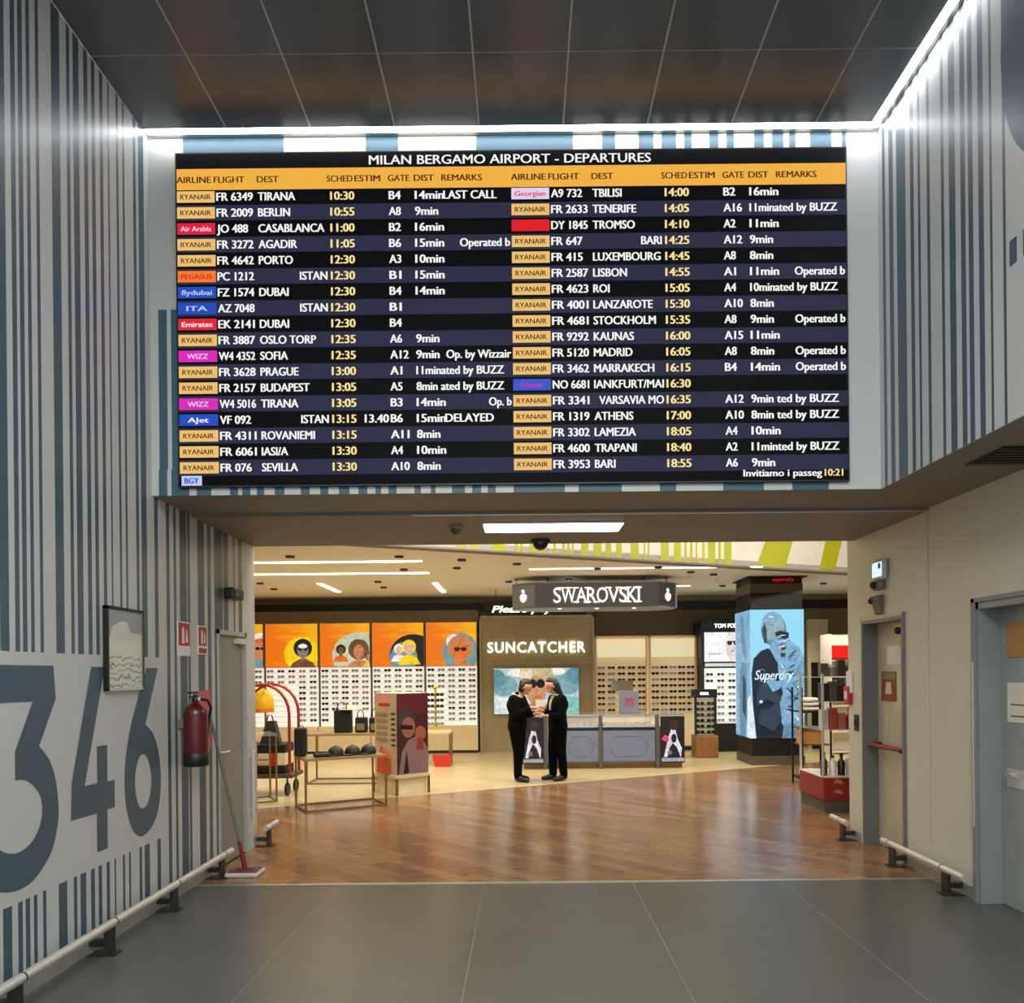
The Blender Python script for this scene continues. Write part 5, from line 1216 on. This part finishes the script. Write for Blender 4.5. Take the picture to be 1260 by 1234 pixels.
# slim black stand with white goods, between pillar and gondola
s0 = onfloor(1001, 968); YT = s0.y; tzz = lambda py: at(1001, py, YT).z
t = thing('hat_stand', 'slim dark metal display stand right of the ad pillar', 'display stand', s0)
mb = MB(); hw = .16
for a in (-hw, hw + .1):
    for b in (0, .4): mb.box(s0.x + a - .012, s0.x + a + .012, s0.y + b - .012, s0.y + b + .012, 0, 1.45, black)
mb.box(s0.x - hw, s0.x + hw + .1, s0.y, s0.y + .4, .10, .13, black); mb.build('frame', t)
for zz in (.62, .86, 1.1):
    mb = MB(); mb.box(s0.x - hw + .012, s0.x + hw + .088, s0.y, s0.y + .4, zz - .02, zz, gold if zz < 1 else black); mb.build('shelf', t)
mb = MB(); mb.box(s0.x - hw + .02, s0.x + hw - .03, s0.y + .02, s0.y + .3, .622, .83, M('drawer_wood', (190, 130, 70), .5, noise=.1)); mb.build('drawer', t)
for k, (zz, lb) in enumerate(((1.101, 'lowest'), (1.168, 'middle'), (1.235, 'topmost'))):
    mb = MB(); mb.lathe((s0.x + .02, s0.y + .2, zz), [(.11, 0), (.14, .01), (.135, .05), (.09, .06)], M('hat_white', (226, 222, 212), .8), 16)
    tag(mb.build('folded_hat', None, (s0.x + .02, s0.y + .2, zz)), f'white hat in the stack on the slim dark stand, {lb} of three', 'hat', 'white hats on the dark stand')
mb = MB(); mb.box(s0.x - .12, s0.x + .12, s0.y + .03, s0.y + .28, .132, .24, M('fold_pale', (222, 212, 190), .8), bev=.03); tag(mb.build('folded_scarf', None, (s0.x, s0.y + .15, .132)), 'pale folded textile at the bottom of the slim dark stand', 'textile')

# ------------------------------------------------------------------ left of the shop: tables, cart, bags
def rotT(o, ang): return Matrix.Translation(o) @ Matrix.Rotation(ang, 4, 'Z')
def gold_table(o, ang, L, D, H, label, top=None):
    t = thing('display_table', label, 'table', o); T = rotT(o, ang)
    mb = MB(); mb.box(0, L, 0, D, H - .03, H, top or M('table_top', (150, 128, 88), .3), T); mb.build('tabletop', t)
    for a in (0, L):
        for b in (0, D):
            mb = MB(); x = a - .012 if a else a + .012; y = b - .012 if b else b + .012
            mb.box(x - .012, x + .012, y - .012, y + .012, .02, H - .03, gold, T); mb.build('leg', t)
    mb = MB()
    for b in (.012, D - .012): mb.box(0, L, b - .012, b + .012, 0, .02, gold, T)
    for a in (.012, L - .012): mb.box(a - .012, a + .012, 0, D, 0, .02, gold, T)
    mb.build('foot_frame', t)
    return T
ta = Vector((-2.72, 9.53, 0)); ang = math.radians(28)
TT = gold_table(ta, ang, 1.05, .6, .66, 'brass framed table with black caps at the left of the shop')
tb = onfloor(342, 987); gold_table(tb + Vector((-.85, -.42, 0)), ang, .95, .5, .92, 'tall brass frame table at the passage corner by the luggage cart', M('smoked_glass', (190, 180, 150), .1, alpha=.35, noise=0))
# black bag on the table
bag_b = M('bag_black', (16, 15, 17), .55)
q = TT @ Vector((.05, .35, .662)); p2 = at(370, 912, q.y); 
t = thing('tall_bag', 'tall black bag standing on the left end of the brass table with caps', 'bag', (p2.x, q.y, .662))
mb = MB(); mb.box(p2.x - .075, p2.x + .075, q.y - .06, q.y + .06, .662, 1.03, bag_b, bev=.03); mb.build('body', t)
mb = MB(); mb.tube([(p2.x - .04, q.y, 1.025), (p2.x - .03, q.y, 1.055), (p2.x + .03, q.y, 1.055), (p2.x + .04, q.y, 1.025)], .006, black, 6); mb.build('handle', t)
for k, (s, lb) in enumerate(((.44, 'left'), (.66, 'middle'), (.87, 'right'))):
    c = TT @ Vector((s, .22, .661)); t = thing('black_cap', f'black cap lying on the brass table, {lb} of three', 'cap', c, 'black caps on the brass table')
    mb = MB(); mb.lathe(c, [(.10, 0), (.105, .02), (.09, .08), (.05, .115), (.01, .125)], bag_b, 18); mb.build('crown', t)
    mb = MB(); mb.ell(c + Vector((-.03, -.11, .012)), .075, .075, .009, bag_b, 14, 6); mb.build('brim', t)
    mb = MB(); mb.ell(c + Vector((0, 0, .127)), .01, .01, .006, bag_b, 8, 5); mb.build('button', t)
c = TT @ Vector((.25, .16, .661)); mb = MB(); mb.box(-.1, .1, -.06, .06, 0, .05, bag_b, rotT(c, ang), bev=.015); tag(mb.build('pouch', None, c), 'flat black pouch between the tall bag and the caps', 'pouch')
# back table with tote bags
y2 = 12.0; c0 = at(376, 905, y2); c1 = at(468, 905, y2)
gold_table(Vector((c0.x, y2, 0)), 0, c1.x - c0.x, .6, .78, 'second brass table carrying black tote bags behind the cap table')
for k, (pa, pb, lb) in enumerate(((412, 433, 'biggest, left'), (438, 452, 'middle'), (455, 468, 'right'))):
    a, b = at(pa, 890, y2 + .3).x, at(pb, 890, y2 + .3).x; zz = .781; hh = .36 if k == 0 else .24
    t = thing('tote_bag', f'black tote bag on the second brass table, {lb} of three', 'bag', ((a + b) / 2, y2 + .3, zz), 'black tote bags')
    mb = MB(); mb.box(a, b, y2 + .22, y2 + .38, zz, zz + hh, bag_b, bev=.02); mb.build('body', t)
    mb = MB(); m_ = (a + b) / 2; w_ = (b - a) * .3
    mb.tube([(m_ - w_, y2 + .22, zz + hh - .03), (m_ - w_ * .8, y2 + .22, zz + hh + .08), (m_, y2 + .22, zz + hh + .13), (m_ + w_ * .8, y2 + .22, zz + hh + .08), (m_ + w_, y2 + .22, zz + hh - .03)], .009, bag_b, 6); mb.build('handle', t)
    if k:
        mb = MB(); mb.box(a + .03, b - .03, y2 + .212, y2 + .219, zz + .04, zz + hh * .6, M('bag_tan', (120, 104, 70), .6)); mb.build('pocket', t)
p = at(432, 862, y2 + .3)
mb = MB(); mb.lathe((p.x, y2 + .3, .781 + .37), [(.09, .0), (.10, .01), (.08, .05), (.06, .055)], M('hat_cream', (226, 214, 186), .8), 16)
mb.lathe((p.x, y2 + .3, .781 + .365), [(.17, .0), (.17, .008)], MATS['hat_cream'], 18); tag(mb.build('straw_hat', None, (p.x, y2 + .3, 1.14)), 'pale straw hat on top of the biggest black tote', 'hat')

# luggage cart with arch
YA = 10.9; a0, a1 = at(290, 900, YA).x, at(356, 900, YA).x
t = thing('luggage_cart', 'red-brown arched luggage cart used as a display at the left edge', 'luggage cart', ((a0 + a1) / 2, YA, 0))
cart = M('cart_copper', (168, 62, 44), .3, metal=.4); am = (a0 + a1) / 2; ar = (a1 - a0) / 2
for q, dy in enumerate((0, .45)):
    pts = [(a0, YA + dy, .31), (a0, YA + dy, 1.15)] + [(am - ar * math.cos(PI * k / 12), YA + dy, 1.15 + .42 * math.sin(PI * k / 12)) for k in range(1, 12)] + [(a1, YA + dy, 1.15), (a1, YA + dy, .31)]
    mb = MB(); mb.tube(pts, .022, cart, 8); mb.build('arch', t)
mb = MB(); mb.box(a0 - .05, a1 + .05, YA - .05, YA + .5, .25, .31, M('cart_deck', (82, 66, 48), .6), bev=.01); mb.build('deck', t)
for a in (a0 + .04, a1 - .04):
    for b in (YA + .02, YA + .43):
        mb = MB(); mb.lathe((a - .02, b, .09), [(.085, 0), (.09, .008), (.09, .032), (.085, .04)], black, 14, axis='X'); mb.tube([(a, b, .17), (a, b, .25)], .014, dark_steel, 8); mb.build('wheel', t)
mb = MB(); mb.tube([(am, YA, 1.57), (am, YA + .45, 1.57)], .02, cart, 8); mb.build('crossbar', t)
# things on / in the cart
hc = at(324, 868, YA + .2)
t = thing('yellow_hat', 'yellow and orange bucket hat hanging in the arch of the luggage cart', 'hat', (hc.x, YA + .2, 1.17))
mb = MB(); mb.lathe((hc.x, YA + .2, 1.22), [(.145, 0), (.15, .02), (.145, .12), (.12, .2), (.07, .26), (.02, .29)], M('hat_yellow', (246, 186, 16), .7), 20); mb.build('crown', t)
mb = MB(); mb.lathe((hc.x, YA + .2, 1.17), [(.152, 0), (.147, .049)], M('hat_orange', (222, 110, 30), .7), 20); mb.build('band', t)
mb = MB(); mb.tube([(hc.x, YA + .2, 1.5), (hc.x, YA + .2, 1.55)], .004, black, 5); mb.build('string', t)
bc = at(334, 893, YA + .12)
t = thing('shoulder_bag', 'black grey handbag with long straps on the luggage cart', 'bag', (bc.x, YA + .12, .733))
mb = MB(); T = rotT(Vector((bc.x, YA + .12, 0)), 0)
mb.poly([(bc.x - .15, YA + .06, .733), (bc.x + .13, YA + .06, .733), (bc.x + .05, YA + .06, 1.05), (bc.x - .05, YA + .06, 1.05)], M('bag_charcoal', (44, 42, 44), .45), (0, .14, 0)); mb.build('body', t)
mb = MB(); mb.tube([(bc.x - .05, YA + .07, 1.04), (bc.x - .02, YA + .04, 1.14), (bc.x + .03, YA + .04, 1.14), (bc.x + .05, YA + .07, 1.04)], .01, MATS['bag_charcoal'], 6); mb.build('strap', t)
for k, (z0, z1, cl, nm, lab) in enumerate(((.311, .42, (26, 24, 26), 'case', 'black case lowest on the luggage cart deck'), (.421, .60, (232, 216, 176), 'case', 'cream case with red bands in the middle of the cart stack'), (.601, .73, (20, 20, 22), 'case', 'black case topmost in the cart stack under the handbag'))):
    t = thing('suitcase', lab, 'suitcase', (am, YA + .2, z0), 'cases stacked on the luggage cart')
    mb = MB(); mb.box(a0 + .06, a1 - .06, YA + .02, YA + .42, z0, z1, M('case_%d' % k, cl, .5), bev=.02); mb.build('body', t)
    if k == 1:
        for xx in (am - .12, am + .14):
            mb = MB(); mb.box(xx - .04, xx + .04, YA + .015, YA + .425, z0 - .0, z1 + .0004, M('band_red', (200, 36, 40), .5)); mb.build('band', t)
    mb = MB(); mb.tube([(am - .06, YA + .02, (z0 + z1) / 2), (am - .05, YA - .015, (z0 + z1) / 2), (am + .05, YA - .015, (z0 + z1) / 2), (am + .06, YA + .02, (z0 + z1) / 2)], .008, black, 6); mb.build('handle', t)

# cardboard kiosk
ko = onfloor(488, 980); ka = math.radians(41)
e1 = Vector((math.cos(ka), math.sin(ka), 0)); e2 = Vector((-math.sin(ka), math.cos(ka), 0)); kw, kd, kh = .56, .66, at(488, 853, ko.y).z
t = thing('promo_kiosk', 'floor standing promotional kiosk with a dark portrait front', 'display stand', ko); T = rotT(ko, ka)
mb = MB(); mb.box(.03, kw - .01, .03, kd - .03, .28, kh, cream, T); mb.build('body', t)
mb = MB(); mb.box(0, kw, 0, kd, .24, .28, M('kiosk_ledge', (206, 186, 148), .5), T)
for a in (.015, kw - .015):
    for b in (.015, kd - .015): mb.box(a - .015, a + .015, b - .015, b + .015, 0, .24, gold, T)
mb.box(.05, kw - .02, .06, kd - .02, 0, .24, cream, T); mb.build('base', t)
n1 = -e2; org = ko + e1 * .03 + n1 * (-.03) 
A = Art(0, 1, .29, kh - .01, 0, org=org + n1 * .002, ex=e1 * (kw - .04)); kp = lambda n, c: M('kiosk_' + n, c, .4)
A.bg(kp('maroon', (64, 30, 32))); A.put([(0, .78), (1, .74), (1, 1), (0, 1)], kp('wine', (92, 30, 40)))
A.put([(.05, 0), (.15, .28), (.35, .42), (.6, .46), (.85, .4), (1, .3), (1, 0)], kp('mauve', (134, 104, 104))); A.put([(.2, 0), (.3, .3), (.38, .02)], kp('dark', (36, 26, 28)))
A.ell(.3, .68, .28, .14, kp('cap', (70, 52, 54))); A.ell(.36, .58, .22, .13, kp('skin', (150, 92, 78))); A.put([(.12, .62), (.5, .60), (.5, .55), (.12, .56)], pk_ := kp('black', (24, 18, 20))); A.ell(.75, .5, .18, .09, kp('hand', (160, 90, 70))); A.put([(.6, .3), (.66, .44), (.8, .46), (.86, .3)], kp('sleeve', (150, 52, 50)))
A.mb.build('front_picture', t)
# left face: cream with products and red header, orange bag print
org2 = ko + e1 * .029 + e2 * (kd - .03); A = Art(0, 1, .29, kh - .01, 0, org=org2, ex=-e2 * (kd - .06))
A.bg(kp('side', (196, 176, 144))); A.put([(.12, .9), (.75, .9), (.75, .98), (.12, .98)], kp('pale_pink', (230, 150, 140))); A.put([(.2, .84), (.7, .84), (.7, .88), (.2, .88)], kp('red', (196, 40, 40)))
for r in range(7): A.put([(.76, .35 + r * .065), (.95, .35 + r * .065), (.95, .375 + r * .065), (.76, .375 + r * .065)], kp('peg', (60, 52, 46)))
for r in range(5): A.put([(.1, .40 + r * .08), (.6, .40 + r * .08), (.6, .44 + r * .08), (.1, .44 + r * .08)], kp('tan_row', (160, 138, 106)))  # darker tan rows across the cream side
A.mb.build('side_picture', t)
q = at(475, 935, 10.55); 
t = thing('orange_bag', 'bright orange red bag hanging on the side of the promotional kiosk', 'bag', (q.x, 10.75, .3))
c = ko + e2 * .32 - e1 * .045
mb = MB(); mb.poly([c + Vector((-.0, 0, .30)) - e2 * .13, c + Vector((0, 0, .30)) + e2 * .13, c + Vector((0, 0, .52)) + e2 * .11, c + Vector((0, 0, .62)) - e2 * .02, c + Vector((0, 0, .52)) - e2 * .12], M('bag_orange', (216, 72, 36), .5), e1 * .06); mb.build('body', t)
mb = MB(); mb.tube([c + Vector((0, 0, .60)) - e2 * .06, c + Vector((0, 0, .70)) - e2 * .02, c + Vector((0, 0, .60)) + e2 * .04], .01, MATS['bag_orange'], 6); mb.build('handle', t)

# low plinth with spinner, red baskets
pp = onfloor(540, 941)
t = thing('low_plinth', 'low beige display table behind the promotional kiosk', 'table', pp)
mb = MB(); mb.box(pp.x - .42, pp.x + .22, pp.y, pp.y + .5, .58, .62, cream); mb.build('tabletop', t)
for a in (-.40, .19):
    mb = MB(); mb.box(pp.x + a, pp.x + a + .025, pp.y, pp.y + .5, 0, .58, gold); mb.build('leg', t)
sp = Vector((at(536, 890, pp.y + .25).x, pp.y + .25, .62))
t = thing('sunglasses_spinner', 'small counter spinner with a yellow green pole holding sunglasses', 'display stand', sp)
mb = MB(); mb.lathe(sp, [(.10, 0), (.10, .015), (.02, .02), (.02, .80)], M('spinner_green', (206, 200, 60), .4), 14); mb.build('pole', t)
mb = MB(); mb.ell(sp + Vector((0, 0, .82)), .05, .05, .04, MATS['spinner_green'], 12, 8); mb.build('finial', t)
for r in range(6):
    mb = MB(); z = sp.z + .14 + r * .11; mb.box(sp.x - .17, sp.x + .17, sp.y - .035, sp.y - .021, z - .03, z - .018, dark_steel); mb.build('rung', t)
    for c in range(2):
        glasses(sp.x - .09 + .18 * c, sp.y - .06, z, f'{ORD[5 - r]} rung down, {["left", "right"][c]} pair on the green-poled spinner', 'sunglasses on the spinner', 0 if r > 2 else 2, 1.15)
bk = onfloor(549, 938)
for k, lb in enumerate(('single',)):
    z = .0 + k * .10; t = thing('shopping_basket', 'red shopping basket on the floor in front of the low beige table', 'basket', (bk.x, bk.y - .62, z))
    mb = MB(); a, b = .13 + .012 * k, .18 + .012 * k
    P0 = [(-a, -.09), (a, -.09), (a, .09), (-a, .09)]; P1 = [(-b, -.12), (b, -.12), (b, .12), (-b, .12)]
    vs = [(bk.x + x, bk.y - .62 + y, z) for x, y in P0] + [(bk.x + x, bk.y - .62 + y, z + .2) for x, y in P1] + [(bk.x + x * .93, bk.y - .62 + y * .93, z + .2) for x, y in P1] + [(bk.x + x * .93, bk.y - .62 + y * .93, z + .012) for x, y in P0]
    mb.add(vs, [(0, 3, 2, 1), (12, 13, 14, 15)] + [(i, (i + 1) % 4, 4 + (i + 1) % 4, 4 + i) for i in range(4)] + [(4 + i, 4 + (i + 1) % 4, 8 + (i + 1) % 4, 8 + i) for i in range(4)] + [(8 + i, 8 + (i + 1) % 4, 12 + (i + 1) % 4, 12 + i) for i in range(4)], M('basket_red', (206, 44, 36), .4)); mb.build('tub', t)
    mb = MB(); mb.tube([(bk.x - b, bk.y - .62, z + .19), (bk.x - b * .9, bk.y - .62, z + .27 - .03 * (1 - k)), (bk.x + b * .9, bk.y - .62, z + .27 - .03 * (1 - k)), (bk.x + b, bk.y - .62, z + .19)], .008, black, 6); mb.build('handle', t)

# ------------------------------------------------------------------ the two people at the counter
def capsule(mb, p0, r0, p1, r1, seg=12):
    p0, p1 = Vector(p0), Vector(p1); d = (p1 - p0); L = d.length; d.normalize()
    a = d.cross(Vector((0, 0, 1)) if abs(d.z) < .9 else Vector((1, 0, 0))).normalized(); b = d.cross(a)
    rings = []
    for k in range(5): t = PI / 2 * k / 4; rings.append((p0 - d * r0 * math.cos(t), max(r0 * math.sin(t), 1e-4)))
    for k in range(5): t = PI / 2 * k / 4; rings.append((p1 + d * r1 * math.sin(t), max(r1 * math.cos(t), 1e-4)))
    vs = [c + (a * math.cos(2 * PI * k / seg) + b * math.sin(2 * PI * k / seg)) * r for c, r in rings for k in range(seg)]
    n = len(rings); fs = [(i * seg + k, i * seg + (k + 1) % seg, (i + 1) * seg + (k + 1) % seg, (i + 1) * seg + k) for i in range(n - 1) for k in range(seg)]
    mb.add(vs, fs + [list(range(seg))[::-1], list(range((n - 1) * seg, n * seg))], skin_m)
def fuse(mb, name, parent, mat, vox, smooth=4):
    o = mb.build('tmp'); md = o.modifiers.new('r', 'REMESH'); md.mode = 'VOXEL'; md.voxel_size = vox
    sm = o.modifiers.new('s', 'SMOOTH'); sm.iterations = smooth; sm.factor = .5
    dg = bpy.context.evaluated_depsgraph_get(); dg.update(); me = bpy.data.meshes.new_from_object(o.evaluated_get(dg))
    bpy.data.objects.remove(o)
    o0 = wpos(parent)
    for v in me.vertices: v.co -= o0
    me.materials.clear(); me.materials.append(mat); me.polygons.foreach_set('use_smooth', [True] * len(me.polygons)); me.polygons.foreach_set('material_index', [0] * len(me.polygons))
    r = bpy.data.objects.new(name, me); C.objects.link(r); r.parent = parent; return r
skin_m = M('skin', (206, 152, 122), .5, noise=.03); cloth = M('black_cloth', (4, 4, 5), .95, noise=.15, scale=30, spec=.12); cloth2 = M('black_trousers', (3, 3, 4), .95, noise=.15, scale=30, spec=.1)
shoe_m = M('black_shoe', (10, 10, 11), .3); hair_m = M('dark_hair', (20, 15, 14), .5, noise=.2, scale=40); collar_m = M('pale_collar', (206, 196, 170), .7)
def person(bx_, by_, f, sc, label, arms, hair, extra, tilt):
    """f = +1 faces +X, -1 faces -X; local x forward, y to the figure's left"""
    root = thing('person', label, 'person', (bx_, by_, 0))
    yw = -f * math.radians(24); cw, sw_ = math.cos(yw), math.sin(yw)      # turned a little towards the hall
    def W(p): x, y = f * p[0] * sc, f * p[1] * sc; return Vector((bx_ + x * cw - y * sw_, by_ + x * sw_ + y * cw, p[2] * sc))
    def cap(mb, p0, r0, p1, r1): capsule(mb, W(p0), r0 * sc, W(p1), r1 * sc)
    hd = Vector((.065 + tilt * .35, 0, 1.495 - abs(tilt) * .12)); ct, st = math.cos(tilt * 1.6), math.sin(tilt * 1.6)
    def H(p): return (hd.x + p[0] * ct + p[2] * st, hd.y + p[1], hd.z - p[0] * st + p[2] * ct)
    b = MB()
    cap(b, (0, 0, .90), .105, (0, 0, 1.0), .10); cap(b, (0, -.04, 1.05), .10, (0, .04, 1.22), .115); cap(b, (0, .04, 1.05), .10, (0, -.04, 1.22), .115); cap(b, (0, -.13, 1.30), .05, (0, .13, 1.30), .05)
    cap(b, (.01, 0, 1.30), .052, H((-.02, 0, -.07)), .046)
    # head: skull, jaw, nose, brow, lips, ears
    cap(b, H((-.02, 0, .035)), .083, H((.02, 0, .03)), .078); cap(b, H((.02, 0, .0)), .066, H((.045, 0, -.06)), .040)
    cap(b, H((.088, 0, .012)), .010, H((.108, 0, -.022)), .013); cap(b, H((.084, 0, -.055)), .010, H((.084, 0, -.056)), .010); cap(b, H((.078, -.03, .03)), .014, H((.078, .03, .03)), .014)
    for s in (-1, 1): cap(b, H((.0, s * .078, .015)), .014, H((-.004, s * .082, -.02)), .011)
    st_ = {1: -.045, -1: .05}
    for s in (-1, 1):
        q_ = st_[s]; cap(b, (0, s * .085, .86), .075, (.012 + q_ * .6, s * .09, .48), .05); cap(b, (.012 + q_ * .6, s * .09, .48), .05, (-.01 + q_, s * .095, .09), .036); cap(b, (-.01 + q_, s * .095, .07), .036, (.11 + q_, s * .10, .035), .028)
    J = MB()
    cap(J, (-.01, -.04, .86), .14, (0, -.04, .98), .13); cap(J, (-.01, .04, .86), .14, (0, .04, .98), .13); cap(J, (0, -.05, 1.0), .13, (-.01, .06, 1.2), .145); cap(J, (0, .05, 1.0), .13, (-.01, -.06, 1.2), .145); cap(J, (-.01, -.14, 1.285), .08, (-.01, .14, 1.285), .08); cap(J, (.0, 0, 1.30), .07, (.005, 0, 1.35), .062)
    for s, (el, wr, hand_dir, slv) in zip((1, -1), arms):
        sh = (0, s * .165, 1.285)
        cap(b, sh, .046, el, .038); cap(b, el, .037, wr, .026)
        cap(J, sh, .074, el, .062)
        m_ = tuple(el[i] + (wr[i] - el[i]) * slv for i in range(3)); cap(J, el, .06, m_, .048)
        # hand: palm, four fingers of different lengths curled down, a thumb off the side
        d = Vector(hand_dir).normalized(); wv_ = Vector(wr); side = d.cross(Vector((0, 0, 1))).normalized(); dn = Vector((0, 0, -1))
        cap(b, tuple(wv_ + d * .01 - side * .012), .022, tuple(wv_ + d * .07 - side * .022), .018); cap(b, tuple(wv_ + d * .01 + side * .012), .022, tuple(wv_ + d * .07 + side * .022), .018)
        for q, ln in zip((-.031, -.0105, .0105, .031), (.062, .076, .08, .068)):
            r0 = wv_ + d * .075 + side * q; r1 = r0 + d * ln * .55 + dn * .008; r2 = r1 + d * ln * .25 + dn * ln * .4
            cap(b, tuple(r0), .0095, tuple(r1), .0088); cap(b, tuple(r1), .0088, tuple(r2), .0078)
        th0 = wv_ + d * .03 - side * .026 * s; th1 = th0 + d * .035 - side * .03 * s; th2 = th1 + d * .032 - side * .004 * s
        cap(b, tuple(th0), .012, tuple(th1), .0105); cap(b, tuple(th1), .0105, tuple(th2), .009)
    fuse(b, 'body', root, skin_m, .0062 * sc)
    fuse(J, 'jacket', root, cloth, .011)
    T_ = MB(); cap(T_, (0, -.05, .90), .115, (0, .05, .90), .115)
    for s in (-1, 1): q_ = st_[s]; cap(T_, (-.01, s * .082, .86), .112, (.012 + q_ * .6, s * .09, .48), .08); cap(T_, (.012 + q_ * .6, s * .09, .48), .08, (-.012 + q_, s * .095, .10), .064)
    fuse(T_, 'trousers', root, cloth2, .011)
    for s in (-1, 1):
        S_ = MB(); q_ = st_[s]; cap(S_, (-.02 + q_, s * .095, .06), .05, (.05 + q_, s * .098, .05), .048); cap(S_, (.05 + q_, s * .098, .045), .045, (.155 + q_, s * .105, .036), .035)
        S_.v = [Vector((v.x, v.y, max(v.z, .002))) for v in S_.v]; fuse(S_, 'shoe', root, shoe_m, .009)
    for s in (-1, 1):
        e = MB(); e.ell(W(H((.079, s * .03, .012))), .009, .009, .007, M('eye_dark', (24, 18, 16), .2), 8, 6); e.build('eye', root)
    h = MB()
    cap(h, H((-.035, 0, .052)), .089, H((.004, 0, .078)), .072)
    for s in (-1, 1): cap(h, H((-.03, s * .05, .03)), .05, H((-.035, s * .055, -.05)), .04)
    if hair == 'long':
        for s in (-1, 0, 1): cap(h, H((-.06, s * .045, .03)), .058, (-.085 + .01 * abs(s), s * .06, 1.22), .05)
    else:
        cap(h, H((-.06, 0, .03)), .06, H((-.065, 0, -.05)), .05)
    fuse(h, 'hair', root, hair_m, .009)
    extra(root, W, H)
    return root
def ext_l(root, W, H):
    mb = MB(); pts = [W((.075 * math.cos(a) + .005, .085 * math.sin(a), 1.352 + .03 * (-math.cos(a)))) for a in [2 * PI * k / 16 for k in range(16)]]
    mb.tube(pts, .016, collar_m, 8, closed=True); mb.build('collar', root)
def ext_r(root, W, H):
    mb = MB(); pts = [W((.07 * math.cos(a) + .01, .08 * math.sin(a), 1.35)) for a in [2 * PI * k / 16 for k in range(16)]]
    mb.tube(pts, .016, M('floral_scarf', (176, 180, 150), .8, noise=.35, scale=30), 8, closed=True)
    mb.tube([W((.09, .03, 1.33)), W((.135, .03, 1.22)), W((.13, .02, 1.12))], .024, MATS['floral_scarf'], 8); mb.build('scarf', root)
pl = onfloor(637, 961); prr = onfloor(685, 960)
armsL = [((.10, .20, 1.04), (.28, .10, 1.06), (1, -.15, .05), .55), ((.10, -.20, 1.05), (.27, -.09, 1.16), (1, .1, .1), .8)]
armsR = [((.04, .21, 1.02), (.21, .11, 1.03), (1, -.2, .1), .8), ((.05, -.20, 1.04), (.20, -.10, 1.10), (1, .1, .2), .75)]
SCP = 1.0
person(pl.x + .01, pl.y, 1, SCP, 'person in black with short dark hair and pale collar facing right, holding a white card', armsL, 'short', ext_l, .22)
person(prr.x + .02, prr.y, -1, SCP, 'person in black with long dark hair and patterned scarf facing left', armsR, 'long', ext_r, .10)
# white card held by the left person
a24 = math.radians(-24); kx = pl.x + .01 + .39 * math.cos(a24); ky = pl.y + .39 * math.sin(a24) - .02
mb = MB(); mb.box(kx - .075, kx + .075, ky - .006, ky, 1.175, 1.285, paper); tag(mb.build('white_card', None, (kx, ky, 1.175)), 'white card held between the two people in black', 'card')
